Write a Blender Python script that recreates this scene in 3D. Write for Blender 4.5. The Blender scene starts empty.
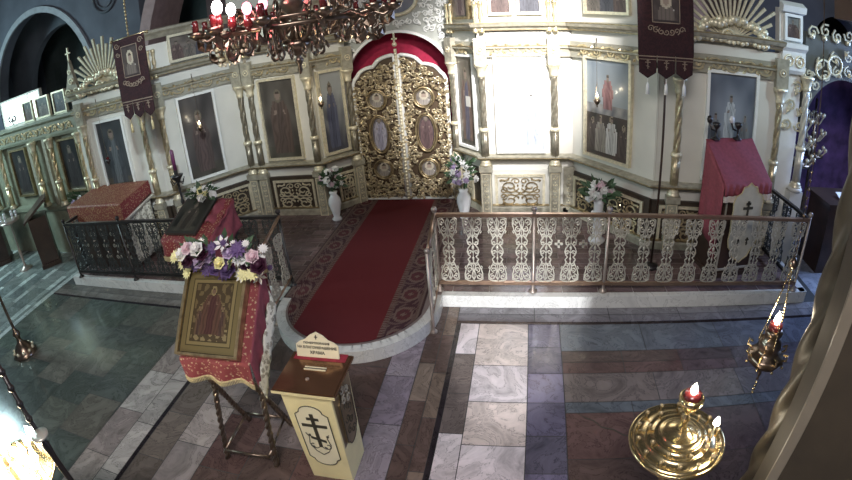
import bpy, bmesh, math, random
from mathutils import Matrix, Vector, noise
from math import sin, cos, pi, radians, sqrt, hypot, atan2
random.seed(7)
SC = bpy.context.scene
COL = SC.collection

# ------------------------------------------------------------ camera
cam_d = bpy.data.cameras.new('camera')
cam = bpy.data.objects.new('camera', cam_d); COL.objects.link(cam)
SC.camera = cam
H = 3.2
FPX, K3 = 508.967, 0.0373885
yaw, pitch, roll = 0.207238, 0.441127, -0.0866947
_r = Vector((cos(yaw), sin(yaw), 0)); _f = Vector((-sin(yaw)*cos(pitch), cos(yaw)*cos(pitch), -sin(pitch))); _u = _r.cross(_f)
_r2 = _r*cos(roll) + _u*sin(roll); _u2 = -_r*sin(roll) + _u*cos(roll); _b = -_f
cam.matrix_world = Matrix(((_r2.x, _u2.x, _b.x, 0), (_r2.y, _u2.y, _b.y, 0), (_r2.z, _u2.z, _b.z, H), (0, 0, 0, 1)))
cam_d.type = 'PANO'
cam_d.panorama_type = 'FISHEYE_LENS_POLYNOMIAL'
cam_d.sensor_fit = 'HORIZONTAL'; cam_d.sensor_width = 36.0; cam_d.sensor_height = 36.0*480/852
_s = (852/36.0)/FPX
cam_d.fisheye_polynomial_k0 = 0; cam_d.fisheye_polynomial_k1 = -_s; cam_d.fisheye_polynomial_k2 = 0
cam_d.fisheye_polynomial_k3 = -K3*_s**3; cam_d.fisheye_polynomial_k4 = 0
cam_d.fisheye_fov = radians(170)
cam_d.clip_start = 0.05; cam_d.clip_end = 100

# ------------------------------------------------------------ world, exposure, lights
SC.view_settings.view_transform = 'Standard'; SC.view_settings.look = 'None'
SC.view_settings.exposure = 0.0; SC.view_settings.gamma = 1.0; SC.view_settings.use_curve_mapping = False
w = bpy.data.worlds.new('world'); SC.world = w; w.use_nodes = True
w.node_tree.nodes['Background'].inputs[0].default_value = (0.55, 0.6, 0.75, 1)
w.node_tree.nodes['Background'].inputs[1].default_value = 0.12

def look(o, p, t):
    o.location = p
    d = Vector(t) - Vector(p)
    o.rotation_euler = d.to_track_quat('-Z', 'Y').to_euler()
def area(name, p, t, e, c, sx, sy):
    l = bpy.data.lights.new(name, 'AREA'); l.energy = e; l.color = c; l.shape = 'RECTANGLE'; l.size = sx; l.size_y = sy
    o = bpy.data.objects.new(name, l); COL.objects.link(o); look(o, p, t); return o
def spot(name, p, t, e, c, ang, blend, r=.15):
    l = bpy.data.lights.new(name, 'SPOT'); l.energy = e; l.color = c; l.spot_size = radians(ang); l.spot_blend = blend; l.shadow_soft_size = r
    o = bpy.data.objects.new(name, l); COL.objects.link(o); look(o, p, t); return o
def point(name, p, e, c, r=.03):
    l = bpy.data.lights.new(name, 'POINT'); l.energy = e; l.color = c; l.shadow_soft_size = r
    o = bpy.data.objects.new(name, l); COL.objects.link(o); o.location = p; return o
area('window_daylight_centre', (-.5, -1.6, 6.4), (-1.0, 5.0, .2), 300, (1.0, .95, .94), 3.0, 1.4)
area('window_daylight_left', (-12.6, 3.2, 4.2), (-8.0, 4.6, 0.1), 400, (.66, .95, 1.0), 2.4, 1.6)
area('window_daylight_right', (6.3, 5.6, 2.6), (3.0, 4.9, 0.1), 190, (.38, .56, 1.0), 1.4, 1.4)
spot('bay_fill_spot', (1.1, 2.4, 5.4), (-.08, 7.3, 2.45), 6200, (1.0, .98, .99), 33, 1.0)  # unseen spot added to brighten the inner bay right of the doors
spot('bay_fill_spot_left', (-1.2, 1.0, 5.6), (-5.2, 6.7, 2.0), 1100, (.74, .90, 1.0), 30, .8)  # added spot standing in for window light on the left bays
spot('bay_fill_spot_middle', (-2.0, 1.8, 6.4), (-3.1, 7.3, 2.3), 800, (1.0, .96, .80), 28, 1.0)  # added yellowish spot lifting the bay left of the doors
spot('bay_fill_spot_right', (5.3, 2.6, 5.2), (3.6, 6.2, 2.7), 380, (.60, .85, 1.0), 30, .9)  # added bluish spot lifting the outer right bay, no fixture modelled
spot('step_fill_spot', (-.3, -1.6, 1.7), (-.07, 4.86, .22), 1900, (.97, .98, 1.0), 15, .15, .1)  # added low spot brightening step riser and balusters, no window there

# ------------------------------------------------------------ node materials
MATS = {}
def newmat(name):
    m = bpy.data.materials.new(name); m.use_nodes = True
    nt = m.node_tree; b = nt.nodes['Principled BSDF']; MATS[name] = m
    return m, nt, b
def solid(name, c, rough=.5, metal=0., var=.12, scale=8., emit=0., bump=0., coat=0.):
    m, nt, b = newmat(name); N = nt.nodes; L = nt.links
    tc = N.new('ShaderNodeTexCoord'); nz = N.new('ShaderNodeTexNoise'); nz.inputs['Scale'].default_value = scale; nz.inputs['Detail'].default_value = 4
    L.new(tc.outputs['Object'], nz.inputs['Vector'])
    cr = N.new('ShaderNodeValToRGB'); cr.color_ramp.elements[0].position = .3; cr.color_ramp.elements[1].position = .7
    cr.color_ramp.elements[0].color = (*[max(0, x*(1-var)) for x in c], 1); cr.color_ramp.elements[1].color = (*[min(1, x*(1+var)) for x in c], 1)
    L.new(nz.outputs['Fac'], cr.inputs['Fac']); L.new(cr.outputs['Color'], b.inputs['Base Color'])
    b.inputs['Roughness'].default_value = rough; b.inputs['Metallic'].default_value = metal
    if coat: b.inputs['Coat Weight'].default_value = coat; b.inputs['Coat Roughness'].default_value = .1
    if emit: b.inputs['Emission Color'].default_value = (*c, 1); b.inputs['Emission Strength'].default_value = emit
    if bump:
        bp = N.new('ShaderNodeBump'); bp.inputs['Strength'].default_value = bump; bp.inputs['Distance'].default_value = .02
        L.new(nz.outputs['Fac'], bp.inputs['Height']); L.new(bp.outputs['Normal'], b.inputs['Normal'])
    return m
def pattern(name, c1, c2, scale, rough=.8, kind='brocade', metal=0., pos=.5, c3=None):
    m, nt, b = newmat(name); N = nt.nodes; L = nt.links
    tc = N.new('ShaderNodeTexCoord')
    if kind == 'brocade':
        t = N.new('ShaderNodeTexVoronoi'); t.feature = 'F1'; t.inputs['Scale'].default_value = scale; out = t.outputs['Distance']
        wv = N.new('ShaderNodeTexNoise'); wv.inputs['Scale'].default_value = scale*1.7; wv.inputs['Detail'].default_value = 3; wv.inputs['Distortion'].default_value = 2.0
        L.new(tc.outputs['Object'], wv.inputs['Vector']); L.new(tc.outputs['Object'], t.inputs['Vector'])
        mx = N.new('ShaderNodeMath'); mx.operation = 'ADD'; L.new(out, mx.inputs[0]); L.new(wv.outputs['Fac'], mx.inputs[1]); out = mx.outputs[0]; pos = pos*1.9
    else:
        t = N.new('ShaderNodeTexNoise'); t.inputs['Scale'].default_value = scale; t.inputs['Detail'].default_value = 5; t.inputs['Distortion'].default_value = 3.0
        L.new(tc.outputs['Object'], t.inputs['Vector']); out = t.outputs['Fac']
    cr = N.new('ShaderNodeValToRGB'); e = cr.color_ramp.elements
    mr = N.new('ShaderNodeMath'); mr.operation = 'MULTIPLY'; L.new(out, mr.inputs[0]); mr.inputs[1].default_value = .5 if kind == 'brocade' else 1.
    L.new(mr.outputs[0], cr.inputs['Fac']); p0 = pos*.5 if kind == 'brocade' else pos
    e[0].position = max(0, p0-.03); e[0].color = (*c1, 1); e[1].position = min(1, p0+.03); e[1].color = (*c2, 1)
    L.new(cr.outputs['Color'], b.inputs['Base Color']); b.inputs['Roughness'].default_value = rough; b.inputs['Metallic'].default_value = metal
    return m
def attr(name, rough=.5, metal=0., vein=None, coat=0., bumpy=0.):
    m, nt, b = newmat(name); N = nt.nodes; L = nt.links
    a = N.new('ShaderNodeVertexColor'); a.layer_name = 'paint'
    src = a.outputs['Color']
    if vein:
        tc = N.new('ShaderNodeTexCoord'); nz = N.new('ShaderNodeTexNoise'); nz.inputs['Scale'].default_value = vein[0]; nz.inputs['Detail'].default_value = 7; nz.inputs['Distortion'].default_value = 2.6
        nz.inputs['Roughness'].default_value = .62
        L.new(tc.outputs['Object'], nz.inputs['Vector'])
        cr = N.new('ShaderNodeValToRGB'); e = cr.color_ramp.elements
        e[0].position = .28; e[0].color = (vein[1],)*3 + (1,); e[1].position = .72; e[1].color = (vein[2],)*3 + (1,)
        k = e.new(.49); k.color = (.98,)*3 + (1,)
        k = e.new(.505); k.color = (vein[1]*.85,)*3 + (1,)
        k = e.new(.52); k.color = (1,)*3 + (1,)
        L.new(nz.outputs['Fac'], cr.inputs['Fac'])
        mx = N.new('ShaderNodeMix'); mx.data_type = 'RGBA'; mx.blend_type = 'MULTIPLY'; mx.inputs['Factor'].default_value = 1.
        L.new(src, mx.inputs['A']); L.new(cr.outputs['Color'], mx.inputs['B']); src = mx.outputs['Result']
    L.new(src, b.inputs['Base Color']); b.inputs['Roughness'].default_value = rough; b.inputs['Metallic'].default_value = metal
    if coat: b.inputs['Coat Weight'].default_value = coat; b.inputs['Coat Roughness'].default_value = .08
    return m

cream = solid('cream_paint', (.66, .645, .58), .45, var=.05, scale=3)
mould = solid('moulding_paint', (.38, .355, .275), .38, .15, .25, 14)
gold = solid('gilding', (.78, .66, .42), .32, .75, .18, 20)
palegold = solid('pale_gilding', (.78, .71, .52), .38, .45, .15, 22)
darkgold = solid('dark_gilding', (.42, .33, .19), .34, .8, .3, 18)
recess = solid('recess_paint', (.30, .285, .225), .5, var=.15)
panel_dark = solid('panel_brown', (.045, .032, .022), .5, var=.3)
olive = solid('olive_paint', (.22, .23, .17), .45, var=.15)
white_paint = solid('white_paint', (.78, .78, .74), .4, var=.04)
brass = solid('brass', (.80, .64, .36), .21, .95, .08, 10)
oldbrass = solid('aged_brass', (.25, .19, .145), .28, .95, .3, 16)
silver = solid('silver_paint', (.62, .59, .51), .35, .45, .1, 20)
antique = solid('antique_silver_gilt', (.25, .225, .17), .34, .6, .25, 20)
doorgold = solid('door_gilding', (.58, .49, .33), .28, .75, .25, 20)
bronze = solid('bronze_rail', (.36, .24, .17), .28, .7, .15, 12)
steel = solid('steel_post', (.42, .35, .31), .35, .6, .1, 12)
iron = solid('dark_metal', (.05, .045, .045), .35, .6, .2)
redcloth = solid('red_cloth', (.30, .025, .045), .85, var=.2, scale=30)
rosecloth = solid('rose_cloth', (.25, .055, .075), .8, var=.15, scale=24)
curtain_m = solid('curtain_red', (.36, .012, .05), .8, var=.15, scale=14)
carpet_red = solid('carpet_red', (.17, .006, .012), .95, var=.12, scale=60)
brocade = pattern('red_brocade', (.50, .36, .22), (.23, .04, .045), 34, .7, pos=.405)
brocade_gold = pattern('gold_brocade', (.42, .28, .14), (.22, .055, .035), 38, .6, pos=.44)
fringe_m = solid('gold_fringe', (.60, .50, .28), .6, .2, .25, 60)
lace = pattern('white_lace', (.34, .32, .25), (.75, .73, .62), 26, .8)
banner_m = pattern('banner_velvet', (.018, .004, .007), (.034, .008, .010), 14, .85, 'noise')
wood = solid('carved_wood', (.066, .052, .034), .42, var=.3, scale=6)
darkwood = solid('dark_wood', (.045, .025, .018), .4, var=.3, scale=6)
stripwood = solid('grey_strip', (.20, .165, .125), .5, var=.08)
backpanel = solid('brown_panel', (.045, .032, .020), .7, var=.15)
boxmetal = solid('box_gold_sheet', (.95, .83, .46), .42, .12, .06, 6)
boxlid = solid('box_lid_brass', (.30, .17, .10), .18, .8, .15, 5)
boxside = solid('box_side_brass', (.30, .23, .14), .3, .7, .2, 7)
engr = solid('engraving', (.05, .045, .03), .5)
signw = solid('sign_cream', (.85, .78, .55), .5, var=.03)
porcelain = solid('white_porcelain', (.75, .76, .78), .2, var=.03, coat=.4)
petal_w = solid('petal_white', (.82, .82, .80), .6, var=.06)
petal_y = solid('petal_cream', (.80, .76, .42), .6, var=.1)
petal_v = solid('petal_violet', (.13, .08, .21), .6, var=.25)
petal_l = solid('petal_lilac', (.50, .40, .58), .6, var=.15)
petal_d = solid('petal_burgundy', (.05, .008, .03), .6, var=.2)
petal_p = solid('petal_pink', (.72, .55, .60), .6, var=.1)
leaf_m = solid('leaf_green', (.05, .10, .045), .6, var=.3)
paint = attr('icon_paint', .32, coat=.35)
_nt = paint.node_tree; _b = _nt.nodes['Principled BSDF']; _h = _nt.nodes.new('ShaderNodeHueSaturation'); _h.inputs['Saturation'].default_value = .62; _h.inputs['Value'].default_value = .9
_a = [n for n in _nt.nodes if n.type == 'VERTEX_COLOR'][0]; _nt.links.new(_a.outputs['Color'], _h.inputs['Color']); _nt.links.new(_h.outputs['Color'], _b.inputs['Base Color'])
basma = attr('embossed_gold', .38, .55)
stone = attr('marble', .15, vein=(2.2, .52, 1.28))
stone_w = attr('marble_white', .2, vein=(1.6, .82, 1.05))
carpet_pat = attr('carpet_pattern', .95)
fresco = attr('fresco', .9)
plaster = solid('plaster', (.10, .115, .14), .9, var=.25, scale=1.2)
plaster_l = solid('plaster_light', (.115, .13, .165), .9, var=.2, scale=1.5)
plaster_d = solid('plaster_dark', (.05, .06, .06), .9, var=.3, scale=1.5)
flame_m = solid('flame', (1.0, .9, .72), .5, emit=60)
candle_m = solid('wax', (.75, .68, .45), .5)
purple_m = solid('purple_wax', (.14, .03, .09), .4)
redglass = solid('red_glass', (.11, .018, .02), .12, var=.1, coat=.6)
lamp_red = solid('lamp_glow_red', (1., .25, .35), .4, emit=6)
lamp_white = solid('lamp_glow_white', (1., .93, .9), .4, emit=22)
window_m = solid('window_glow', (.80, .95, .92), .5, var=.02, emit=3.2)

# ------------------------------------------------------------ mesh builder
class MB:
    def __init__(s): s.v = []; s.f = []; s.sm = []; s.c = []; s.m = Matrix.Identity(4)
    def add(s, vs, fs, smooth=False, col=None):
        k = len(s.v)
        s.v += [tuple(s.m @ Vector(p)) for p in vs]
        s.f += [tuple(i+k for i in f) for f in fs]; s.sm += [smooth]*len(fs); s.c += [col]*len(fs)
        return s
    def box(s, x0, x1, y0, y1, z0, z1, col=None):
        vs = [(x, y, z) for z in (z0, z1) for y in (y0, y1) for x in (x0, x1)]
        return s.add(vs, [(0, 2, 3, 1), (4, 5, 7, 6), (0, 1, 5, 4), (2, 6, 7, 3), (0, 4, 6, 2), (1, 3, 7, 5)], col=col)
    def frustum(s, a, b):   # a,b=(x0,x1,y0,y1,z)
        vs = [(x, y, q[4]) for q in (a, b) for y in (q[2], q[3]) for x in (q[0], q[1])]
        return s.add(vs, [(0, 2, 3, 1), (4, 5, 7, 6), (0, 1, 5, 4), (2, 6, 7, 3), (0, 4, 6, 2), (1, 3, 7, 5)])
    def lathe(s, prof, n=16, cx=0, cy=0, lobes=0, amp=0., twist=0., smooth=True):
        vs = []; fs = []
        for (r, z) in prof:
            for i in range(n):
                a = 2*pi*i/n; rr = r*(1+amp*cos(lobes*(a-twist*z))) if lobes > 0 else (r*(1-amp*abs(cos(-lobes*(a-twist*z)*.5))**5) if lobes else r)
                vs.append((cx+rr*cos(a), cy+rr*sin(a), z))
        for j in range(len(prof)-1):
            for i in range(n): fs.append((j*n+i, j*n+(i+1) % n, (j+1)*n+(i+1) % n, (j+1)*n+i))
        fs.append(tuple(reversed(range(n)))); fs.append(tuple((len(prof)-1)*n+i for i in range(n)))
        return s.add(vs, fs, smooth)
    def ball(s, c, r, n=8, sz=1.):
        if not hasattr(r, '__len__'): r = (r, r, r*sz)
        vs = [(c[0], c[1], c[2]-r[2])]; k = max(3, n//2)
        for j in range(1, k):
            t = pi*j/k
            for i in range(n): vs.append((c[0]+r[0]*sin(t)*cos(2*pi*i/n), c[1]+r[1]*sin(t)*sin(2*pi*i/n), c[2]-r[2]*cos(t)))
        vs.append((c[0], c[1], c[2]+r[2])); fs = []
        for i in range(n): fs.append((0, 1+(i+1) % n, 1+i)); fs.append((len(vs)-1, 1+(k-2)*n+i, 1+(k-2)*n+(i+1) % n))
        for j in range(k-2):
            for i in range(n): fs.append((1+j*n+i, 1+j*n+(i+1) % n, 1+(j+1)*n+(i+1) % n, 1+(j+1)*n+i))
        return s.add(vs, fs, True)
    def tube(s, pts, r, n=5, closed=False, sq=1.):
        pts = [Vector(p) for p in pts]; m = len(pts)
        if not hasattr(r, '__len__'): r = [r]*m
        vs = []; fs = []; up = None
        for j in range(m):
            if closed: t = pts[(j+1) % m]-pts[j-1]
            else: t = pts[min(j+1, m-1)]-pts[max(j-1, 0)]
            if t.length < 1e-9: t = Vector((0, 0, 1))
            t.normalize()
            if up is None: up = Vector((0, 1, 0)) if abs(t.y) < .9 else Vector((1, 0, 0))
            a = t.cross(up)
            if a.length < 1e-4: a = t.cross(Vector((1, 0, 0)))
            a.normalize(); b = a.cross(t); b.normalize(); up = b
            for i in range(n):
                q = 2*pi*(i+.5)/n; vs.append(tuple(pts[j]+a*(r[j]*cos(q))+b*(r[j]*sin(q)*sq)))
        rng = m if closed else m-1
        for j in range(rng):
            for i in range(n):
                a0 = j*n+i; a1 = j*n+(i+1) % n; b0 = ((j+1) % m)*n+i; b1 = ((j+1) % m)*n+(i+1) % n
                fs.append((a0, a1, b1, b0))
        if not closed: fs.append(tuple(reversed(range(n)))); fs.append(tuple((m-1)*n+i for i in range(n)))
        return s.add(vs, fs, n > 4)
    def ring(s, c, R, r, n=20, k=5, plane='xz', sx=1., sz=1.):
        pts = []
        for i in range(n):
            a = 2*pi*i/n
            if plane == 'xz': pts.append((c[0]+R*sx*cos(a), c[1], c[2]+R*sz*sin(a)))
            else: pts.append((c[0]+R*sx*cos(a), c[1]+R*sz*sin(a), c[2]))
        return s.tube(pts, r, k, True)
    def prism(s, poly, y0, y1, col=None):   # polygon in xz extruded along y
        n = len(poly); vs = [(x, y0, z) for x, z in poly]+[(x, y1, z) for x, z in poly]
        fs = [tuple(range(n)), tuple(reversed(range(n, 2*n)))]+[(i, i+n, (i+1) % n+n, (i+1) % n) for i in range(n)]
        return s.add(vs, fs, col=col)
    def slab(s, poly, z0, z1, col=None):    # polygon in xy extruded along z
        n = len(poly); vs = [(x, y, z0) for x, y in poly]+[(x, y, z1) for x, y in poly]
        fs = [tuple(reversed(range(n))), tuple(range(n, 2*n))]+[(i, (i+1) % n, (i+1) % n+n, i+n) for i in range(n)]
        return s.add(vs, fs, col=col)
    def sweep(s, path, prof):  # path 2d, profile (out,z); outward is to the right of travel
        rows = []
        n = len(path)
        for i, p in enumerate(path):
            p = Vector(p); d0 = (p-Vector(path[i-1])).normalized() if i else None; d1 = (Vector(path[i+1])-p).normalized() if i < n-1 else None
            if d0 is None: d0 = d1
            if d1 is None: d1 = d0
            n0 = Vector((d0.y, -d0.x)); n1 = Vector((d1.y, -d1.x)); nn = (n0+n1).normalized(); k = 1/max(.4, nn.dot(n0))
            rows.append([(p.x+nn.x*o*k, p.y+nn.y*o*k, z) for o, z in prof])
        m = len(prof); vs = [q for r_ in rows for q in r_]; fs = []
        for i in range(n-1):
            for j in range(m): fs.append((i*m+j, i*m+(j+1) % m, (i+1)*m+(j+1) % m, (i+1)*m+j))
        fs.append(tuple(reversed(range(m)))); fs.append(tuple((n-1)*m+j for j in range(m)))
        return s.add(vs, fs)
    def grid(s, fn, nu, nv, colfn=None, smooth=True):
        vs = [fn(i/nu, j/nv) for j in range(nv+1) for i in range(nu+1)]
        k = len(s.v); s.v += [tuple(s.m @ Vector(p)) for p in vs]
        for j in range(nv):
            for i in range(nu):
                a = j*(nu+1)+i+k; s.f.append((a, a+1, a+nu+2, a+nu+1)); s.sm.append(smooth); s.c.append(colfn((i+.5)/nu, (j+.5)/nv) if colfn else None)
        return s
    def build(s, name, mat, parent=None, fix=False):
        me = bpy.data.meshes.new(name); me.from_pydata(s.v, [], s.f); me.validate(clean_customdata=False)
        me.polygons.foreach_set('use_smooth', s.sm[:len(me.polygons)] if len(s.sm) >= len(me.polygons) else [False]*len(me.polygons))
        if any(c is not None for c in s.c):
            ca = me.color_attributes.new('paint', 'FLOAT_COLOR', 'CORNER'); data = []
            for p, c in zip(me.polygons, s.c):
                c = c or (.5, .5, .5); data += [c[0], c[1], c[2], 1.]*len(p.vertices)
            ca.data.foreach_set('color', data)
        me.materials.append(mat)
        bm = bmesh.new(); bm.from_mesh(me); bmesh.ops.recalc_face_normals(bm, faces=bm.faces); bm.to_mesh(me); bm.free()
        o = bpy.data.objects.new(name, me); COL.objects.link(o)
        if parent: o.parent = parent
        return o

def tag(o, label, cat, group=None, kind=None):
    o['label'] = label; o['category'] = cat
    if group: o['group'] = group
    if kind: o['kind'] = kind
    return o
def thing(name, label, cat, loc=(0, 0, 0), rz=0., group=None):
    o = bpy.data.objects.new(name, None); COL.objects.link(o); o.location = loc; o.rotation_euler = (0, 0, rz); o.empty_display_size = .1
    return tag(o, label, cat, group)
def struct(name, mb, mat):
    o = mb.build(name, mat); o['kind'] = 'structure'; return o
def dup(root, loc, rz=0., label=None, group=None, cut=()):
    r = root.copy(); COL.objects.link(r); r.location = loc; r.rotation_euler = (0, 0, rz)
    if label: r['label'] = label
    if group: r['group'] = group
    for ch in list(root.children):
        c = ch.copy(); COL.objects.link(c); c.parent = r
        for g in ch.children:
            d = g.copy(); COL.objects.link(d); d.parent = c
    return r
def copy_part(o, parent, mat):
    c = o.copy(); COL.objects.link(c); c.parent = parent; c.matrix_local = mat
    for g in list(o.children):
        d = g.copy(); COL.objects.link(d); d.parent = c
    return c
def segm(a, b, z=0.):   # local x along a->b, local -y outward (towards the viewer), z up
    a = Vector(a); b = Vector(b); d = (b-a).normalized()
    return Matrix(((d.x, -d.y, 0, a.x), (d.y, d.x, 0, a.y), (0, 0, 1, z), (0, 0, 0, 1)))
def at(loc): return Matrix.Translation(Vector(loc))

# ------------------------------------------------------------ ornament
def spiral(cx, cz, r, a0, turns, y=0., n=12, sgn=1):
    return [(cx+r*(1-.82*i/n)*cos(a0+sgn*turns*2*pi*i/n), y, cz+r*(1-.82*i/n)*sin(a0+sgn*turns*2*pi*i/n)) for i in range(n+1)]
def leaf(mb, x, z, r, a, y=0.):
    k = []
    c, s_ = cos(a), sin(a)
    pts = [(0, 0), (.5, .32), (1, 0), (.5, -.32)]
    vs = [(x+r*(u*c-v*s_), y, z+r*(u*s_+v*c)) for u, v in pts]+[(x+r*.5*c, y-.3*r, z+r*.5*s_)]
    mb.add(vs, [(0, 3, 4), (3, 2, 4), (2, 1, 4), (1, 0, 4)])
def scroll_panel(mb, x0, x1, z0, z1, y=0., t=.011):
    cx, cz = (x0+x1)/2, (z0+z1)/2; w, h = (x1-x0)/2, (z1-z0)/2
    if h > .14 and w > 2.05*h:
        n = max(2, round(w/h/1.15))
        for i in range(n): scroll_panel(mb, x0+(x1-x0)*i/n, x0+(x1-x0)*(i+1)/n, z0, z1, y, t)
        return
    if min(w, h) < .5*max(w, h):   # long panel: chain of double scrolls
        long_x = w > h; n = max(2, round(max(w, h)/min(w, h))); L = 2*max(w, h)/n; r = min(min(w, h)*.8, L*.45)
        for i in range(n):
            o = -max(w, h)+L*(i+.5)
            for sg in (1, -1):
                if long_x: p = spiral(cx+o, cz+sg*r*.45, r*.5, -pi/2*sg, 1.2, y, 9, sg)
                else: p = spiral(cx+sg*r*.45, cz+o, r*.5, pi if sg > 0 else 0, 1.2, y, 9, sg)
                mb.tube(p, t*.8, 4)
            leaf(mb, cx+(o+L*.25 if long_x else 0), cz+(0 if long_x else o+L*.25), L*.3, 0 if long_x else pi/2, y)
        return
    mb.ball((cx, y, cz), (t*2.2, t*1.6, t*2.2), 6)
    kx, kz = w/min(w, h), h/min(w, h); w = h = min(w, h)
    for sx in (1, -1):
        for sz in (1, -1):
            r = min(w, h)*.44
            X = lambda p: [(cx+sx*q[0]*kx, q[1], cz+sz*q[2]*kz) for q in p]
            mb.tube(X(spiral(w*.48, h*.46, r, pi*1.1, 1.4, y, 16)), t, 4)
            mb.tube(X(spiral(w*.78, h*.2, r*.5, pi/2, 1.2, y, 10)), t*.8, 4)
            mb.tube(X(spiral(w*.2, h*.8, r*.5, 0, 1.2, y, 10)), t*.8, 4)
            mb.tube(X([(0, y, 0), (w*.18, y, h*.12), (w*.3, y, h*.32), (w*.25, y, h*.5)]), t, 4)
            mb.tube(X([(w*.9, y, h*.9), (w*.7, y, h*.85), (w*.5, y, h*.92)]), t, 4)
            for (u, v, a) in ((.85, .75, .8), (.5, .1, .2), (.1, .4, 1.4), (.6, .9, 2.5)):
                leaf(mb, cx+sx*w*u*kx, cz+sz*h*v*kz, r*.5, a if sx*sz > 0 else pi-a, y)
def frieze_scroll(mb, x0, x1, zc, h, y=0., t=.012):
    n = max(1, round((x1-x0)/(h*1.5))); L = (x1-x0)/n
    for i in range(n):
        c = x0+L*(i+.5); sg = 1 if i % 2 else -1
        mb.tube(spiral(c, zc, h*.45, pi*.5*sg+pi, 1.35, y, 11, sg), t, 4)
        mb.tube([(c-L*.5, y, zc-sg*h*.2), (c-L*.3, y, zc-sg*h*.4), (c, y, zc-sg*h*.45)], t, 4)
        leaf(mb, c+L*.3, zc+sg*h*.1, h*.5, .9*sg, y); leaf(mb, c-L*.25, zc+sg*h*.2, h*.45, pi-.7*sg, y); leaf(mb, c, zc, h*.3, 1.2, y)
def picture_rect(mb, x0, x1, z0, z1, y, fn, nu=38, nv=68):
    mb.grid(lambda u, v: (x0+(x1-x0)*u, y, z0+(z1-z0)*v), nu, nv, fn, False)

# ------------------------------------------------------------ painted subjects (generic)
def ell(u, v, cu, cv, a, b): return ((u-cu)/a)**2+((v-cv)/b)**2 < 1
def mixc(a, b, t): return tuple(a[i]*(1-t)+b[i]*t for i in range(3))
def nzz(u, v, s, k=0): return noise.noise(Vector((u*s, v*s, k*3.7)))
def fig(u, v, cu, top, bot, wd, robe, under, skin=(.24, .15, .10), asp=.55, halo=(.14, .11, .065), k=0):
    # standing robed figure, returns colour or None; u across, v up
    h = top-bot; hr = h*.075; hc = top-hr
    if ell(u, v, cu, hc, hr*.62/asp, hr*.9):
        return skin if v < hc+hr*.35 else (.06, .035, .02)
    if ell(u, v, cu, hc, hr*1.15/asp*.8, hr*1.5): return halo if not ell(u, v, cu, hc, hr*1.0/asp*.8, hr*1.3) else mixc(halo, (.3, .25, .15), .15)
    s_ = (hc-hr-v)/(hc-hr-bot) if hc-hr > bot else 2
    if 0 <= s_ <= 1:
        hw = wd*(.55+.45*min(1, s_*3.5))*(1-.12*max(0, s_-.5))
        if abs(u-cu) < hw:
            fold = .75+.5*abs(sin((u-cu)*26/wd*.12*3+s_*5+nzz(u, v, 6, k)*3))
            if abs(u-cu-.1*wd+.2*wd*s_) < hw*.38: return tuple(x*fold for x in under)
            if .18 < s_ < .26 and abs(u-cu) < hw*.6: return skin
            return tuple(x*fold for x in robe)
    return None
def saint(bg, robe, under, k=0, ground=(.10, .09, .06), asp=.5, top=.86, wd=.30, scroll=False):
    def fn(u, v):
        if scroll and abs(u-.6) < .14 and abs(v-.5) < .06: return (.6, .58, .5)
        c = fig(u, v, .5, top, .06, wd, robe, under, asp=asp, k=k)
        if c: return c
        b = bg if v > .14 else ground
        t = .8+.5*nzz(u, v, 4, k)
        return tuple(x*t for x in b)
    return fn
def scene_sky(u, v):      # sky scene above, crowd below
    if v > .44:
        c = fig(u, v, .5, .84, .5, .12, (.24, .07, .07), (.18, .05, .06), asp=.7)
        if c: return c
        if v < .55: t = .5+nzz(u, v, 9); return mixc((.35, .33, .30), (.14, .15, .17), t)
        return mixc((.30, .36, .38), (.16, .22, .27), (v-.44)/.56+.3*nzz(u, v, 5))
    for i, (cu, r_) in enumerate(((.60, (.50, .48, .43)), (.34, (.27, .23, .17)), (.15, (.09, .06, .045)), (.88, (.10, .065, .05)))):
        c = fig(u, v, cu, .43-.02*i, .04, .13, r_, tuple(x*.8 for x in r_), asp=.7, k=i, halo=(.3, .22, .1))
        if c: return c
    return (.07+.03*nzz(u, v, 8), .05, .035)
def transfig(u, v):
    for i, (cu, tp, bt, r_) in enumerate(((.47, .80, .34, (.42, .47, .50)), (.16, .62, .2, (.15, .17, .20)), (.80, .62, .2, (.17, .19, .21)))):
        c = fig(u, v, cu, tp, bt, .12, r_, tuple(x*.85 for x in r_), asp=.8, k=i, halo=(.22, .25, .26))
        if c: return c
    g = max(0, 1-hypot(u-.47, (v-.58)*1.3)*2)
    return mixc((.10, .13, .19), (.30, .36, .44), g+.25*nzz(u, v, 5))
def bright_scene(u, v):
    c = fig(u, v, .74, .60, .06, .12, (.26, .32, .58), (.40, .45, .66), asp=.7, halo=(.84, .84, .8), skin=(.6, .55, .55))
    if c: return c
    if v < .26 and abs((u*6) % 1-.5) < .22: return (.45, .52, .66)
    if u > .58 and v < .5: return mixc((.34, .42, .66), (.62, .68, .80), min(1, max(0, v*1.8+.5*nzz(u, v, 6))))
    return mixc((.86, .87, .88), (.66, .73, .84), min(1, max(0, (.5-v)*1.6+.3*nzz(u, v, 5))))
def painted_reflection(u, v):  # pale window reflection put into the colours of the upper icon
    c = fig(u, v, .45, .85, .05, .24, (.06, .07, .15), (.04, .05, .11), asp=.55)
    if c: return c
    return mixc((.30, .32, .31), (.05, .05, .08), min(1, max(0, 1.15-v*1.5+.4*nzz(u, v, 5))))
def bust(bg, robe, k=0):
    def fn(u, v):
        c = fig(u, v, .5, .9, -1.0, .36, robe, tuple(x*.7 for x in robe), asp=1.25, k=k)
        if c and not ell(u, v, .5, .66, .0001, .0001): return c
        return tuple(x*(.85+.5*nzz(u, v, 4, k)) for x in bg)
    return fn
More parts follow.
